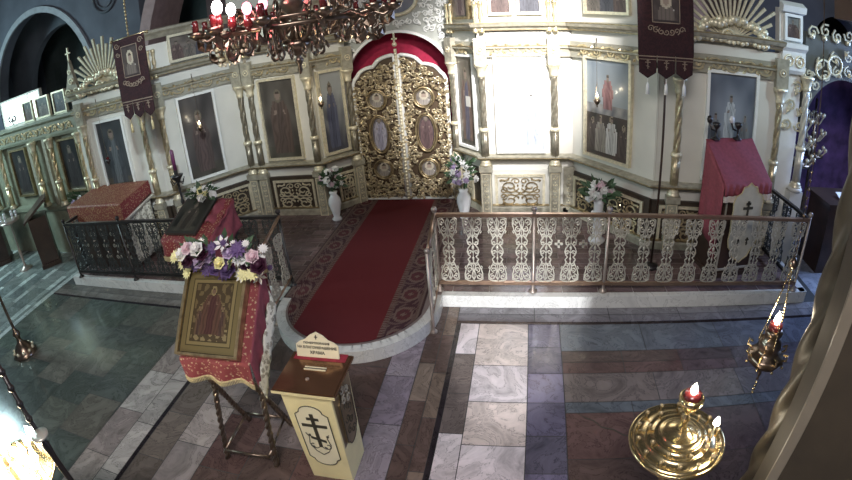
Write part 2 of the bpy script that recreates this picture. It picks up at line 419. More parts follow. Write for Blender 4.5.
def bust2(bg, robe, k=0):
    def fn(u, v):
        if ell(u, v, .5, .64, .13, .17): return (.34, .22, .14) if v < .7 else (.08, .05, .03)
        if ell(u, v, .5, .64, .25, .28): return (.5, .42, .25)
        if ell(u, v, .5, .1, .34, .42): return tuple(x*(.8+.4*abs(sin(u*20))) for x in robe)
        if ell(u, v, .7, .28, .12, .1): return (.55, .5, .42)
        return tuple(x*(.85+.5*nzz(u, v, 4, k)) for x in bg)
    return fn
def crowd(bg, k=0, n=3):
    def fn(u, v):
        for i in range(n):
            cu = (i+.5)/n; r_ = [(.12, .06, .045), (.15, .12, .09), (.07, .07, .09)][(i+k) % 3]
            c = fig(u, v, cu, .82-.1*((i+k) % 2), -.3, .5/n, r_, tuple(x*.8 for x in r_), asp=1.3, k=i+k)
            if c: return c
        return tuple(x*(.8+.5*nzz(u, v, 4, k)) for x in bg)
    return fn

# ------------------------------------------------------------ setting: floor, walls, ceiling
AX = -1.85
SEG = dict(J=((.88, 7.88), (1.25, 7.45)), B=((1.3, 7.35), (2.64, 7.35)), C=((2.65, 7.33), (3.6, 6.15)), D=((3.6, 6.15), (5.3, 5.97)), E=((5.3, 6.0), (9.9, 6.2)))
def seg(n, side):
    a, b = SEG[n]; A = (AX+side*a[0], a[1]); B = (AX+side*b[0], b[1])
    return (A, B) if side > 0 else (B, A)
def slen(n): a, b = SEG[n]; return hypot(b[0]-a[0], b[1]-a[1])
def ux(n, side, u): return u if side > 0 else slen(n)-u

def vnoise(x, y, s, k=0): return noise.noise(Vector((x*s, y*s, k)))
def jit(c, a, k): r = random.Random(k); t = 1+a*(r.random()*2-1); return tuple(x*t for x in c)
floor = MB(); G = .004
GROUT = (.05, .05, .05)
def slabtile(x0, x1, y0, y1, c, z=0., k=None):
    k = k if k is not None else hash((round(x0, 2), round(y0, 2))); c = jit(c, .13, k)
    nx = 1; ny = 1
    floor.add([(x0+G, y0+G, z), (x1-G, y0+G, z), (x1-G, y1-G, z), (x0+G, y1-G, z)], [(0, 1, 2, 3)], col=c)
def run_y(x0, x1, ys, cols):
    for i in range(len(ys)-1): slabtile(x0, x1, ys[i], ys[i+1], cols[i % len(cols)])
WHITE = (.70, .63, .65); CREAMT = (.68, .58, .54); LILAC = (.26, .22, .27); PURP = (.15, .135, .20); BROWN = (.12, .082, .072); OLIVE = (.10, .12, .10); DARKG = (.03, .024, .028); TAUPE = (.19, .155, .145); GREYB = (.13, .145, .165); REDB = (.125, .075, .068)
YB = -2.0
def yr(a, b, st):
    o = [a]
    while o[-1]-st > b: o.append(o[-1]-st)
    o.append(b); return o[::-1]
# right field (x > -.68), up to the dark line at y 4.56
floor.add([(-.69, YB, 0), (-.645, YB, 0), (-.645, 4.54, 0), (-.69, 4.54, 0)], [(0, 1, 2, 3)], col=DARKG)
floor.add([(-.69, 4.54, 0), (6.6, 4.54, 0), (6.6, 4.585, 0), (-.69, 4.585, 0)], [(0, 1, 2, 3)], col=DARKG)
run_y(-.645, -.44, [YB, -1.4, -.6, .2, .8, 1.35, 1.85, 2.38, 2.9, 3.41, 4.0, 4.54], [WHITE, CREAMT, TAUPE, WHITE, CREAMT, WHITE, WHITE, WHITE, TAUPE, TAUPE, WHITE])
run_y(-.44, .09, [YB, -.9, -.35, .2, .72, 1.24, 1.75, 2.27, 2.78, 3.31, 3.83, 4.54], [CREAMT, WHITE])
run_y(.09, .43, yr(4.54, YB, .41), [PURP, (.19, .17, .25), (.12, .11, .15)])
ys = [YB, -1.2, -.4, .3, 1.0, 1.6, 2.0, 2.64, 3.18, 3.32, 3.72, 3.89, 4.07, 4.54]
cs = [BROWN, TAUPE, REDB, BROWN, TAUPE, REDB, BROWN, REDB, GREYB, TAUPE, REDB, BROWN, GREYB]
for j in range(len(ys)-1):
    x = .43; k = j
    while x < 6.6:
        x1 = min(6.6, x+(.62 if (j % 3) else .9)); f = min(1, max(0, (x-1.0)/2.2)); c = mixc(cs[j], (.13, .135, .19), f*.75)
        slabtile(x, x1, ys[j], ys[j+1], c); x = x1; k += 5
# band between dark line and step
for a, b_, c in ((4.585, 4.73, (.20, .19, .21)), (4.73, 4.87, (.25, .24, .26))):
    x = -.69
    while x < 6.6: x1 = min(6.6, x+.85); slabtile(x, x1, a, b_, c); x = x1
# middle aisle columns in front of the ambo
for (x0, x1, st, cc, yt) in ((-.82, -.69, .62, [BROWN, (.20, .15, .12)], 4.93), (-.98, -.82, .55, [BROWN, (.22, .17, .14), BROWN], 4.93), (-1.28, -.98, .66, [LILAC, (.30, .26, .30)], 4.93), (-1.75, -1.28, .6, [BROWN, REDB], 4.93), (-2.2, -1.75, .6, [REDB, BROWN, (.25, .2, .19)], 4.93), (-2.62, -2.2, .7, [REDB, TAUPE, BROWN], 4.93),
                         (-3.0, -2.62, .55, [(.36, .31, .29), (.31, .27, .26)], 4.55), (-3.33, -3.0, .62, [(.15, .125, .11), (.18, .15, .13)], 4.55), (-3.38, -3.33, 9., [DARKG], 4.55), (-3.62, -3.38, .7, [(.46, .43, .41), (.40, .38, .36)], 4.55), (-3.98, -3.62, .66, [(.30, .26, .25), (.42, .40, .38), (.33, .29, .27)], 4.55)):
    run_y(x0, x1, yr(yt, YB, st), cc)
# left field, greenish grey
x = -7.42; k = 0
while x < -3.98:
    x1 = min(-3.98, x+.57); run_y(x, x1, yr(4.5, YB, .52+.1*(k % 2)), [OLIVE, (.13, .14, .12), (.085, .10, .09), (.155, .15, .13), (.10, .115, .105)][k % 3:]); x = x1; k += 1
run_y(-7.56, -7.42, yr(6.2, YB, .8), [(.50, .53, .51), (.44, .47, .46)])
floor.add([(-7.42, 4.5, 0), (-3.38, 4.5, 0), (-3.38, 4.545, 0), (-7.42, 4.545, 0)], [(0, 1, 2, 3)], col=DARKG)
for a, b_, c in ((4.545, 4.70, (.19, .17, .155)), (4.70, 4.87, (.12, .11, .10))):
    x = -7.42
    while x < -2.62: x1 = min(-2.62, x+.9); slabtile(x, x1, a, b_, c); x = x1
# far left: narrow rows running along y with light strips
x = -13.; k = 0
while x < -7.57:
    wdt = [.16, .34, .14, .4][k % 4]; x1 = min(-7.56, x+wdt)
    run_y(x, x1, yr(6.6, YB, [.5, .8, .42, .66][k % 4]), [[(.48, .52, .50), (.30, .33, .32)], [(.20, .225, .22), (.26, .285, .27), (.16, .18, .18)], [(.24, .25, .24), (.50, .53, .51)], [(.17, .19, .185), (.23, .25, .24)]][k % 4]); x = x1; k += 1
run_y(4.0, 6.6, [4.93, 5.6, 6.3, 7.2], [(.34, .36, .42)])
base = MB(); base.box(-13.2, 6.8, -2.2, 10.2, -.1, -.004)
struct('floor', base, solid('grout', (.05, .05, .05), .8))
o = floor.build('floor_tiles', stone); o['kind'] = 'structure'; o.name = 'floor'
# dark vein running across the brown slabs
vm = MB(); q = [(.52, 3.19, .0012), (.6, 3.12, .0012), (.68, 3.08, .0012), (.74, 3.0, .0012), (.84, 2.97, .0012), (.92, 2.9, .0012), (1.02, 2.88, .0012)]
vs = []
for i, p in enumerate(q): wv = .008 if i not in (0, 6) else .001; vs += [(p[0], p[1]-wv, .0015), (p[0], p[1]+wv, .0015)]
vm.add(vs, [(2*i, 2*i+2, 2*i+3, 2*i+1) for i in range(len(q)-1)])
struct('trim_1', vm, engr)

# raised platform (solea) with the round ambo
YF = 4.87; ZP = .16; AC = (AX, 4.68); AR = .95
plat = MB(); body = MB()
outline = [(3.72, 5.0), (3.72, 6.4), (3.72, 9.2), (-7.1, 9.2), (-7.1, 4.93), (AX-AR, 4.93)]
arc = [(AC[0]+AR*cos(a), AC[1]+AR*sin(a)) for a in [pi+pi*i/28 for i in range(29)]]
poly = [(-7.1, YF)]+[(AX-AR, YF)]+arc+[(AX+AR, YF)]+[(3.72, YF), (3.72, 9.2), (-7.1, 9.2)]
body.slab(poly, 0, ZP-.004)
edge = MB()   # light marble nosing along front: riser strip and tread strip
front = [(-7.1, YF), (AX-AR, YF)]+arc+[(AX+AR, YF), (3.72, YF), (3.72, 9.2)]
for i in range(len(front)-1):
    edge.sweep([front[i], front[i+1]], [(-.10, ZP-.003), (.012, ZP-.003), (.012, .004), (-.0, .004), (-.0, ZP-.02), (-.10, ZP-.02)])
edge.c = [(.74, .74, .72) if len(f) else None for f in edge.f]
struct('trim_platform', body, solid('platform_core', (.25, .2, .19), .5))
e_ = edge.build('trim_step', stone_w); e_['kind'] = 'structure'
pt = MB()   # dark red marble bricks
yy = 4.94; r_ = 0
while yy < 9.2:
    x = -7.1+(.18 if r_ % 2 else 0)-.4
    while x < 3.7:
        x1 = x+.42; a = max(x, -7.0); b_ = min(x1, 3.62)
        if b_-a > .02:
            c = jit((.165, .11, .11), .35, r_*91+int(x*10)); 
            pt.add([(a+.004, yy+.004, ZP), (b_-.004, yy+.004, ZP), (b_-.004, yy+.136, ZP), (a+.004, yy+.136, ZP)], [(0, 1, 2, 3)], col=c)
        x = x1
    yy += .14; r_ += 1
o = pt.build('floor_platform', stone); o['kind'] = 'structure'

# walls and vaults behind the screen
m = MB(); m.box(-13.2, -13.0, -2, 10.2, 0, 7.6); struct('wall_left', m, plaster)
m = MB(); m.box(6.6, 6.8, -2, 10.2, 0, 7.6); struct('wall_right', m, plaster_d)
m = MB()
def fres(u, v):
    x = -13+19.6*u; z = 7.6*v; t = sin(x*3+3*vnoise(x, z, .8))*sin(z*3.4+2*vnoise(x, z, 1.1, 3))
    return mixc((.10, .07, .075), (.24, .17, .17), .5+.5*t) if x > -6.5 else mixc((.035, .05, .05), (.07, .09, .09), .5+.5*t)
m.grid(lambda u, v: (-13+19.6*u, 9.9, 7.6*v), 110, 44, fres, False); struct('wall_back', m, fresco)
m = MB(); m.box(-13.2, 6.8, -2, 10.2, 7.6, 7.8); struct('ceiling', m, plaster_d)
def arch_wall(mb, x0, x1, z0, z1, cx, cz, r, y0, y1, n=28):
    arcp = [(cx+r*cos(a), cz+r*sin(a)) for a in [pi-pi*i/n for i in range(n+1)]]
    for i in range(n):   # strips above the arch
        (xa, za), (xb, zb) = arcp[i], arcp[i+1]
        mb.prism([(xa, za), (xb, zb), (xb, z1), (xa, z1)], y0, y1)
    if x0 < cx-r: mb.box(x0, cx-r, y0, y1, z0, z1)
    if x1 > cx+r: mb.box(cx+r, x1, y0, y1, z0, z1)
m = MB(); arch_wall(m, -13, -6.45, 0, 7.6, -9.95, 3.05, 2.1, 7.4, 7.75); struct('wall_chapel_arch', m, plaster_l)
m = MB(); arch_wall(m, -13, -7.9, 0, 7.6, -10.3, 3.0, 1.75, 8.6, 8.8); struct('wall_inner_arch', m, plaster)
m = MB(); m.sweep([(-9.95-2.1, 7.38), (-9.95-2.1, 7.39)], [(0, 0), (.01, 0), (.01, .01)]) if False else None
m = MB()
def arch_rib(mb, cx, cz, r0, r1, y0, y1, a0=0, a1=pi, n=26):
    for i in range(n):
        t0 = a0+(a1-a0)*i/n; t1 = a0+(a1-a0)*(i+1)/n
        mb.prism([(cx+r0*cos(t0), cz+r0*sin(t0)), (cx+r1*cos(t0), cz+r1*sin(t0)), (cx+r1*cos(t1), cz+r1*sin(t1)), (cx+r0*cos(t1), cz+r0*sin(t1))], y0, y1)
arch_rib(m, -9.95, 3.05, 2.02, 2.16, 7.34, 7.4); struct('trim_arch', m, solid('arch_edge', (.33, .36, .40), .8))
m = MB(); arch_rib(m, -1.85, 2.2, 4.6, 4.85, 7.3, 8.2, .1, pi-.1, 40); struct('trim_transverse_arch', m, solid('arch_pink', (.40, .30, .30), .85))
m = MB(); arch_wall(m, 3.6, 6.6, 3.0, 7.6, 5.4, 3.0, .6, 7.3, 7.6); m.box(3.6, 4.1, 7.3, 7.6, 0, 3.0); struct('wall_right_bay', m, plaster_l)
# roundel painted on the pier between the arches
m = MB(); m.ring((-7.35, 7.38, 4.75), .33, .03, 24, 5); m.ring((-7.35, 7.38, 4.75), .24, .015, 24, 4); struct('trim_roundel', m, plaster)
# tall window in the left chapel wall
m = MB(); m.box(-12.99, -12.93, 5.0, 6.0, 2.4, 4.0); 

# ------------------------------------------------------------ iconostasis
darkgold2 = solid('worn_gilding', (.50, .42, .27), .32, .65, .25, 20)
IR = Vector((AX, 7.5, ZP))
ICO = thing('iconostasis', 'tall cream and gilded icon screen standing on the raised platform', 'icon screen', IR)
def IM(n, side): return at(-IR) @ segm(*seg(n, side))
TOP = dict(J=4.3, B=4.3, C=3.62, D=3.06)
def path(side, names='JBCD'):
    p = []
    for n in names: p += [SEG[n][0], SEG[n][1]]
    q = [p[0]]
    for a in p[1:]:
        if hypot(a[0]-q[-1][0], a[1]-q[-1][1]) > .01: q.append(a)
    q = [(AX+side*x, y) for x, y in q]
    return q if side > 0 else q[::-1]
def column(M, x, y, z0, z1, parent, mat, r=.052):
    h = z1-z0
    def nb(): m_ = MB(); m_.m = M; return m_
    zm = z0+h*.36; n = 44; zt = z1-.2
    m_ = nb(); m_.lathe([(r*1.0, z0+.08), (r*1.0, zm-.03)], 24, x, y, 8, .14, 0); c = m_.build('fluted_shaft', mat, parent)
    m_ = nb(); m_.lathe([(r*1.7, z0), (r*1.7, z0+.03), (r*1.35, z0+.045), (r*1.5, z0+.06), (r*1.1, z0+.085)], 12, x, y); m_.build('base', palegold, c)
    m_ = nb(); m_.lathe([(r*1.1, zm-.035), (r*1.4, zm-.015), (r*1.4, zm+.01), (r*1.1, zm+.03)], 12, x, y); m_.build('collar', palegold, c)
    m_ = nb(); m_.lathe([(r*.95, zm+.03+(zt-zm-.03)*i/n) for i in range(n+1)], 24, x, y, -3, .36, 9.); c = m_.build('twisted_shaft', mat, parent)
    m_ = nb(); m_.lathe([(r*1.0, zt), (r*1.15, zt+.03), (r*1.05, zt+.05), (r*1.25, zt+.12), (r*1.7, z1-.035), (r*1.8, z1-.03), (r*1.8, z1)], 16, x, y, 8, .1); m_.build('capital', palegold, c)
for side in (1, -1):
    for n in 'JBCD':
        L = slen(n); M = IM(n, side)
        wm = MB(); wm.m = M; wm.box(-.01, L+.01, 0, .12, 0, TOP[n]-ZP); wm.build('wall_panel', cream, ICO)
        # dado panel
        dm = MB(); dm.m = M; dm.box(0, L, -.05, 0, .12, .84); dp = dm.build('dado_panel', cream if (n == 'B' and side > 0) else panel_dark, ICO)
        fm = MB(); fm.m = M
        a_, b_ = .1, L-.1
        if n == 'B': a_, b_ = .16, L-.42
        if n == 'J': a_, b_ = .08, L-.14
        if n == 'C': a_, b_ = .08, L-.1
        for (x0, x1, z0, z1) in ((a_, b_, .17, .21), (a_, b_, .74, .78), (a_, a_+.04, .21, .74), (b_-.04, b_, .21, .74)):
            if side < 0: x0, x1 = L-x1, L-x0
            fm.box(x0, x1, -.075, -.05, z0, z1)
        fm.build('panel_frame', palegold, dp)
        sm_ = MB(); sm_.m = M; x0, x1 = (a_+.05, b_-.05) if side > 0 else (L-b_+.05, L-a_-.05)
        sm_.m = M; scroll_panel(sm_, x0, x1, .23, .72, -.062, .014); sm_.build('scrollwork', darkgold if (n == 'B' and side > 0) else (palegold if n in 'BJ' else gold), dp)
        # frieze
        fz = MB(); fz.m = M; fz.box(0, L, -.05, 0, 2.71-ZP, 2.94-ZP); fp = fz.build('frieze', recess, ICO)
        sc = MB(); sc.m = M
        frieze_scroll(sc, .16, L-.28 if n == 'B' else L-.12, 2.825-ZP, .17, -.066, .017)
        sc.build('scrollwork', gold, fp)
    p = [(x-IR.x, y-IR.y) for x, y in path(side)]
    z = ZP
    m = MB(); m.sweep(p, [(0, 0), (.10, 0), (.10, .09), (.08, .12), (0, .12)]); m.build('plinth', mould, ICO)
    m = MB(); m.sweep(p, [(0, .84), (.07, .84), (.09, .87), (.13, .89), (.13, .915), (.0, .93)]); m.build('dado_cornice', mould, ICO)
    m = MB(); m.sweep(p, [(0, 2.62-z), (.05, 2.62-z), (.06, 2.66-z), (.1, 2.68-z), (.1, 2.71-z), (0, 2.71-z)]); m.build('architrave', mould, ICO)
    m = MB(); m.sweep(p, [(0, 2.94-z), (.06, 2.94-z), (.08, 2.98-z), (.13, 3.0-z), (.15, 3.04-z), (.15, 3.06-z), (0, 3.07-z)]); m.build('cornice', mould, ICO)
    for zz, oo in ((2.585, .03), (2.705, .106), (2.94, .068), (3.045, .156), (1.04, .136), (.285, .106)):  # added dark strips painting shade lines along the mouldings
        m = MB(); m.sweep(p, [(0, zz-z), (oo, zz-z), (oo, zz+.014-z), (0, zz+.014-z)]); m.build('shade_fillet', darkgold, ICO)
    p2 = [(x-IR.x, y-IR.y) for x, y in path(side, 'JBC')]
    m = MB(); m.sweep(p2, [(0, 3.54-z), (.06, 3.54-z), (.09, 3.60-z), (.13, 3.64-z), (.13, 3.68-z), (0, 3.70-z)]); 
    if side < 0: m.build('upper_cornice', mould, ICO)
    else:
        m = MB(); m.sweep(p2, [(0, 3.74-z), (.06, 3.74-z), (.12, 3.82-z), (0, 3.9-z)]); m.build('upper_cornice', mould, ICO)
    # columns with dado pilasters below
    cols = [('J', .03), ('B', .03), ('B', 1.07), ('C', 1.38), ('D', 1.68 if side > 0 else 1.5)]
    if side < 0: cols += [('B', 1.27), ('D', .16)]
    else: cols = [c for c in cols if c != ('C', 1.38)]+[('D', .27)]
    for n, u in cols:
        M = IM(n, side); xx = ux(n, side, u)
        column(M, xx, -.075, .93, 2.62-z, ICO, antique if n in 'BJ' else darkgold2)
        pm = MB(); pm.m = M; pm.box(xx-.085, xx+.085, -.12, -.04, 0, .9); pm.box(xx-.1, xx+.1, -.15, -.04, 0, .1); pm.box(xx-.1, xx+.1, -.155, -.04, .84, .93)
        pl = pm.build('dado_pilaster', mould, ICO)
        ps = MB(); ps.m = M; scroll_panel(ps, xx-.05, xx+.05, .2, .78, -.125, .007)
        for (x0, x1, z0, z1) in ((xx-.07, xx+.07, .15, .17), (xx-.07, xx+.07, .8, .82), (xx-.07, xx-.058, .17, .8), (xx+.058, xx+.07, .17, .8)): ps.box(x0, x1, -.13, -.12, z0, z1)
        ps.build('scrollwork', palegold, pl)
        em = MB(); em.m = M; em.box(xx-.09, xx+.09, -.13, -.04, 2.62-z, 3.0-z); eb = em.build('entablature_block', mould, ICO)
        rs = MB(); rs.m = M; rs.ring((xx, -.135, 2.82-z), .045, .012, 10, 4); rs.ball((xx, -.135, 2.82-z), .022, 6); rs.build('rosette', palegold, eb)
        if n in 'BJ' or (n == 'C'):
            for dx in (-.045, .045):
                um = MB(); um.m = M; um.lathe([(.04, 3.07-z), (.04, 3.1-z), (.02, 3.13-z), (.035, 3.2-z), (.022, 3.27-z), (.036, 3.34-z), (.02, 3.42-z), (.035, 3.5-z), (.04, 3.54-z)], 8, xx+dx, -.06); um.build('upper_baluster', gold, ICO)
# extra dado pilaster on the right corner
pm = MB(); M = IM('B', 1); pm.m = M; pm.box(1.2, 1.36, -.1, -.04, 0, .9); pm.box(1.19, 1.37, -.12, -.04, 0, .1); pl = pm.build('dado_pilaster', mould, ICO)
ps = MB(); ps.m = M; scroll_panel(ps, 1.235, 1.325, .2, .78, -.105, .007); ps.build('scrollwork', palegold, pl)

# sunbursts above the outer bays
for side in (1, -1):
    n = 'D'; M = IM(n, side); z = ZP
    xc = ux(n, side, .95 if side > 0 else .85); rays_ = MB(); rays_.m = M; cl = MB(); cl.m = M; bk = MB(); bk.m = M
    bk.box(xc-.46, xc+.46, -.0, .05, 3.06-z, 3.16-z)
    for i in range(17):
        a = pi*.12+pi*.76*i/16; L_ = .86 if i % 2 else .74
        x0, z0 = xc+.12*cos(a), 3.14-z+.1*sin(a); x1, z1 = xc+L_*cos(a)*.85, 3.14-z+L_*sin(a)
        rays_.tube([(x0, .0, z0), (x1, -.02, z1)], [.014, .030], 4)
    rr = random.Random(4)
    for i in range(40):
        a = pi*i/39; R_ = .36+.12*rr.random()
        cl.ball((xc+R_*1.25*cos(a), -.04-.05*rr.random(), 3.12-z+R_*.62*sin(a)), (.06, .045, .055), 8)
    for i in range(18): cl.ball((xc-.50+1.0*i/17, -.08, 3.11-z+.05*rr.random()), (.036, .03, .036), 7)
    cl.ring((xc-.05, -.08, 3.2-z), .08, .02, 14, 5); cl.ball((xc-.05, -.07, 3.2-z), .06, 8)
    sb = bk.build('sunburst', mould, ICO); rays_.build('rays', palegold, sb); cl.build('clouds', palegold, sb)
# crest left of the left sunburst
m = MB(); m.m = IM('D', -1); xx = ux('D', -1, 1.62)
m.prism([(xx-.28, 3.07-ZP), (xx+.2, 3.07-ZP), (xx+.12, 3.3-ZP), (xx+.05, 3.55-ZP), (xx, 3.78-ZP), (xx-.06, 3.55-ZP), (xx-.16, 3.3-ZP)], -.02, .06)
cr = m.build('crest', mould, ICO)
m = MB(); m.m = IM('D', -1)
for q in ((-.12, .14, .09), (.1, .14, .08), (0, .33, .07), (0, .5, .05)): m.tube(spiral(xx+q[0], 3.07-ZP+q[1], q[2], 0, 1.3, -.04, 10), .014, 4)
m.box(xx-.013, xx+.013, -.01, .02, 3.76-ZP, 4.0-ZP); m.box(xx-.06, xx+.06, -.01, .02, 3.89-ZP, 3.915-ZP); m.build('scrollwork', palegold, cr)

# portal: carved arch, curtain and royal doors
PY = 7.98; PX = AX-.035
m = MB(); m.m = at(-IR)
arch_wall(m, AX-1.0, AX+1.0, ZP, 4.3, PX, 2.09, .90, PY+.0, PY+.12, 30)
m.build('portal_wall', solid('carving_ground', (.36, .37, .33), .5), ICO)
m = MB(); m.m = at(-IR)
arch_rib(m, PX, 2.09, .885, .93, PY-.05, PY+.0, 0, pi, 30)
m.box(PX-.93, PX-.885, PY-.05, PY, ZP, 2.09); m.box(PX+.885, PX+.93, PY-.05, PY, ZP, 2.09)
m.build('portal_moulding', white_paint, ICO)
m = MB(); m.m = at(-IR); rr = random.Random(11)
z_ = 2.1
while z_ < 4.2:
    x_ = -.92
    while x_ < .93:
        px_, pz_ = x_+rr.uniform(-.02, .02), z_+rr.uniform(-.02, .02)
        if hypot(px_-PX+AX, pz_-2.09) > 1.02 and (px_/.45)**2+((pz_-3.5)/.34)**2 > 1:
            m.tube(spiral(AX+px_, pz_, .055, rr.random()*6, 1.3, PY-.02-.015*rr.random(), 9, rr.choice((-1, 1))), .0135, 4)
            leaf(m, AX+px_, pz_, .10, rr.random()*6, PY-.03)
        x_ += .115
    z_ += .115
m.build('carved_spandrel', white_paint, ICO)
# curtain behind doors
m = MB()
def cur(u, v): x = AX-.98+1.96*u; return (x, 8.32+.006*sin(u*40), ZP+.02+3.0*v)
m.grid(cur, 120, 6)
o = m.build('curtain', curtain_m); tag(o, 'crimson curtain hanging behind the gilded royal doors', 'curtain')
o.modifiers.new('thick', 'SOLIDIFY').thickness = .01
# oval picture above the portal
t = thing('oval_icon', 'dark oval painting in carved frame above the door arch', 'icon', (AX, PY-.02, 3.5))
m = MB(); m.ring((0, 0, 0), .3, .035, 28, 6, 'xz', 1.15, .8); m.build('frame', palegold, t)
m = MB(); n_ = 24
m.grid(lambda u, v: ((-.34+.68*u)*sqrt(max(0, 1-(2*v-1)**2)), -.004, -.235+.47*v), 14, 14, bust2((.20, .22, .28), (.12, .14, .2))); m.build('painting', paint, t)

def ogee(x):    # door leaf top height at distance x from the centre
    x = abs(x)
    if x > .60: return 2.10+.20*sqrt(max(0, 1-((x-.60)/.11)**2))
    if x > .34: return 2.30+.15*sqrt(max(0, 1-((x-.34)/.27)**2))
    return 2.45+.17*sqrt(max(0, 1-(x/.34)**2))
RD = thing('royal_doors', 'pair of gilded openwork doors with round and oval icons under red arch', 'door', (PX, 7.9, ZP)); RD.scale = (1.09, 1, 1)
for sx in (-1, 1):
    lf = MB()
    # leaf outline frame
    xs = [.03+.67*i/20 for i in range(21)]
    top = [(sx*x, 0, ogee(x)-ZP) for x in xs]
    outl = [(sx*.03, 0, .02)]+top+[(sx*.70, 0, .02)]
    lf.tube(outl+[outl[0]], [.034]*len(outl)+[.034], 5)
    leafo = lf.build('door_leaf', white_paint, RD)
    bp = MB(); bp.prism([(sx*.03, .02)]+[(p[0], p[2]) for p in top]+[(sx*.70, .02)], .012, .026); bp.build('backing', solid('door_ground', (.09, .06, .035), .5, .3), leafo)
    sc = MB(); rr = random.Random(3+sx)
    meds = [(.355, 1.74, .14, .155), (.355, 1.16, .145, .31), (.355, .55, .14, .155)]
    cand = []
    zz = .08
    while zz < 2.4:
        xx = .08
        while xx < .68:
            px, pz = xx+rr.uniform(-.02, .02), zz+rr.uniform(-.02, .02)
            if pz < ogee(px)-ZP-.07 and all(((px-a)/(c+.05))**2+((pz-b)/(d+.05))**2 > 1 for a, b, c, d in meds): cand.append((px, pz))
            xx += .085
        zz += .085
    for px, pz in cand:
        sc.tube(spiral(sx*px, pz, .044, rr.random()*6, 1.2, -.01-.02*rr.random(), 7, rr.choice((-1, 1))), [.017-.0012*q_ for q_ in range(8)], 5)
        leaf(sc, sx*px, pz, .085, rr.random()*6, -.03); leaf(sc, sx*px, pz, .07, rr.random()*6, -.015)
    sc.build('scrollwork', doorgold, leafo)
    for k, (a, b, c, d) in enumerate(meds):
        mf = MB(); mf.ring((sx*a, -.02, b), 1, .018, 26, 6, 'xz', c+.01, d+.01); mf.ring((sx*a, -.015, b), 1, .009, 26, 5, 'xz', c-.02, d-.02)
        mo = mf.build('medallion_frame', darkgold, RD)
        pm = MB(); fn = (bust2((.22, .18, .14), (.3, .25, .2)) if k != 1 else saint((.20, .17, .20) if sx < 0 else (.10, .06, .06), (.30, .28, .36) if sx < 0 else (.12, .05, .05), (.22, .20, .30) if sx < 0 else (.09, .04, .04), k, top=.95, wd=.34))
        pm.grid(lambda u, v: (sx*a+(2*u-1)*c*(max(0, 1-abs(2*v-1)**(2 if k != 1 else 5)))**.5, .004, b+(2*v-1)*d), 16, 24 if k == 1 else 16, fn, False)
        pm.build('medallion_painting', paint, mo)
m = MB(); m.lathe([(.022, 0), (.022, 2.56)], 8, 0, -.03)
for i in range(44): m.ball((0, -.045, .04+i*.058), .026, 6)
m.ball((0, -.04, 2.63), .04, 8); m.box(-.012, .012, -.045, -.03, 2.65, 2.80); m.box(-.04, .04, -.045, -.03, 2.71, 2.735); m.ball((0, -.04, 2.8), .018, 6)
m.build('centre_post', palegold, RD)

# ------------------------------------------------------------ icons on the screen
ICONS = 'icons hung on the icon screen'
def icon(n, side, u0, u1, z0, z1, fn, label, fmat=palegold, fw=.04, tilt=0., nu=38, nv=68, out=.0, glassy=True):
    a, b = seg(n, side); Mx = segm(a, b); x0, x1 = sorted((ux(n, side, u0), ux(n, side, u1)))
    loc = Mx @ Vector(((x0+x1)/2, -.03-out, z0)); d = Vector(b)-Vector(a)
    t = thing('icon', label, 'icon', loc, atan2(d.y, d.x)); w_ = x1-x0; h = z1-z0
    f = MB()
    for q in ((-w_/2-fw, w_/2+fw, -fw, 0), (-w_/2-fw, w_/2+fw, h, h+fw), (-w_/2-fw, -w_/2, 0, h), (w_/2, w_/2+fw, 0, h)): f.box(q[0], q[1], -.035, .03, q[2], q[3])
    f.build('frame', fmat, t)
    p = MB(); picture_rect(p, -w_/2, w_/2, 0, h, 0, fn, nu, nv); p.m = Matrix.Identity(4); p.box(-w_/2, w_/2, .005, .028, 0, h, col=(.05, .04, .03)); p.build('painting', paint, t)
    return t
icon('J', 1, .10, .52, 1.16, 2.55, saint((.16, .13, .09), (.14, .07, .045), (.07, .065, .12), 1, wd=.34, scroll=True), 'narrow icon of a standing saint right of the royal doors', white_paint)
icon('J', -1, .14, .54, 1.16, 2.47, painted_reflection, 'glazed icon with painted window reflections left of the royal doors', palegold)
icon('B', 1, .24, .90, 1.15, 2.57, bright_scene, 'washed out bright icon with a blue robed figure', white_paint)
icon('B', -1, .30, .90, 1.17, 2.47, saint((.12, .10, .075), (.10, .055, .035), (.085, .05, .035), 3), 'dark brown icon of a haloed saint between gilded columns', palegold)
icon('C', 1, .30, 1.08, 1.20, 2.56, scene_sky, 'icon with red robed figure in blue sky above white robed crowd', palegold)
icon('C', -1, .46, 1.05, 1.14, 2.48, saint((.10, .085, .075), (.09, .055, .045), (.11, .06, .05), 5, wd=.26, top=.8), 'dark icon of a saint behind a hanging lamp on slanted left bay', white_paint)
icon('D', 1, .68, 1.33, 1.2, 2.56, transfig, 'grey blue icon of a white figure between two others behind red lectern', white_paint)
icon('D', -1, .62, 1.22, 1.28, 2.42, saint((.06, .07, .075), (.05, .06, .07), (.10, .12, .13), 6, wd=.3), 'blackish icon in pale frame behind the brocade covered table', white_paint)
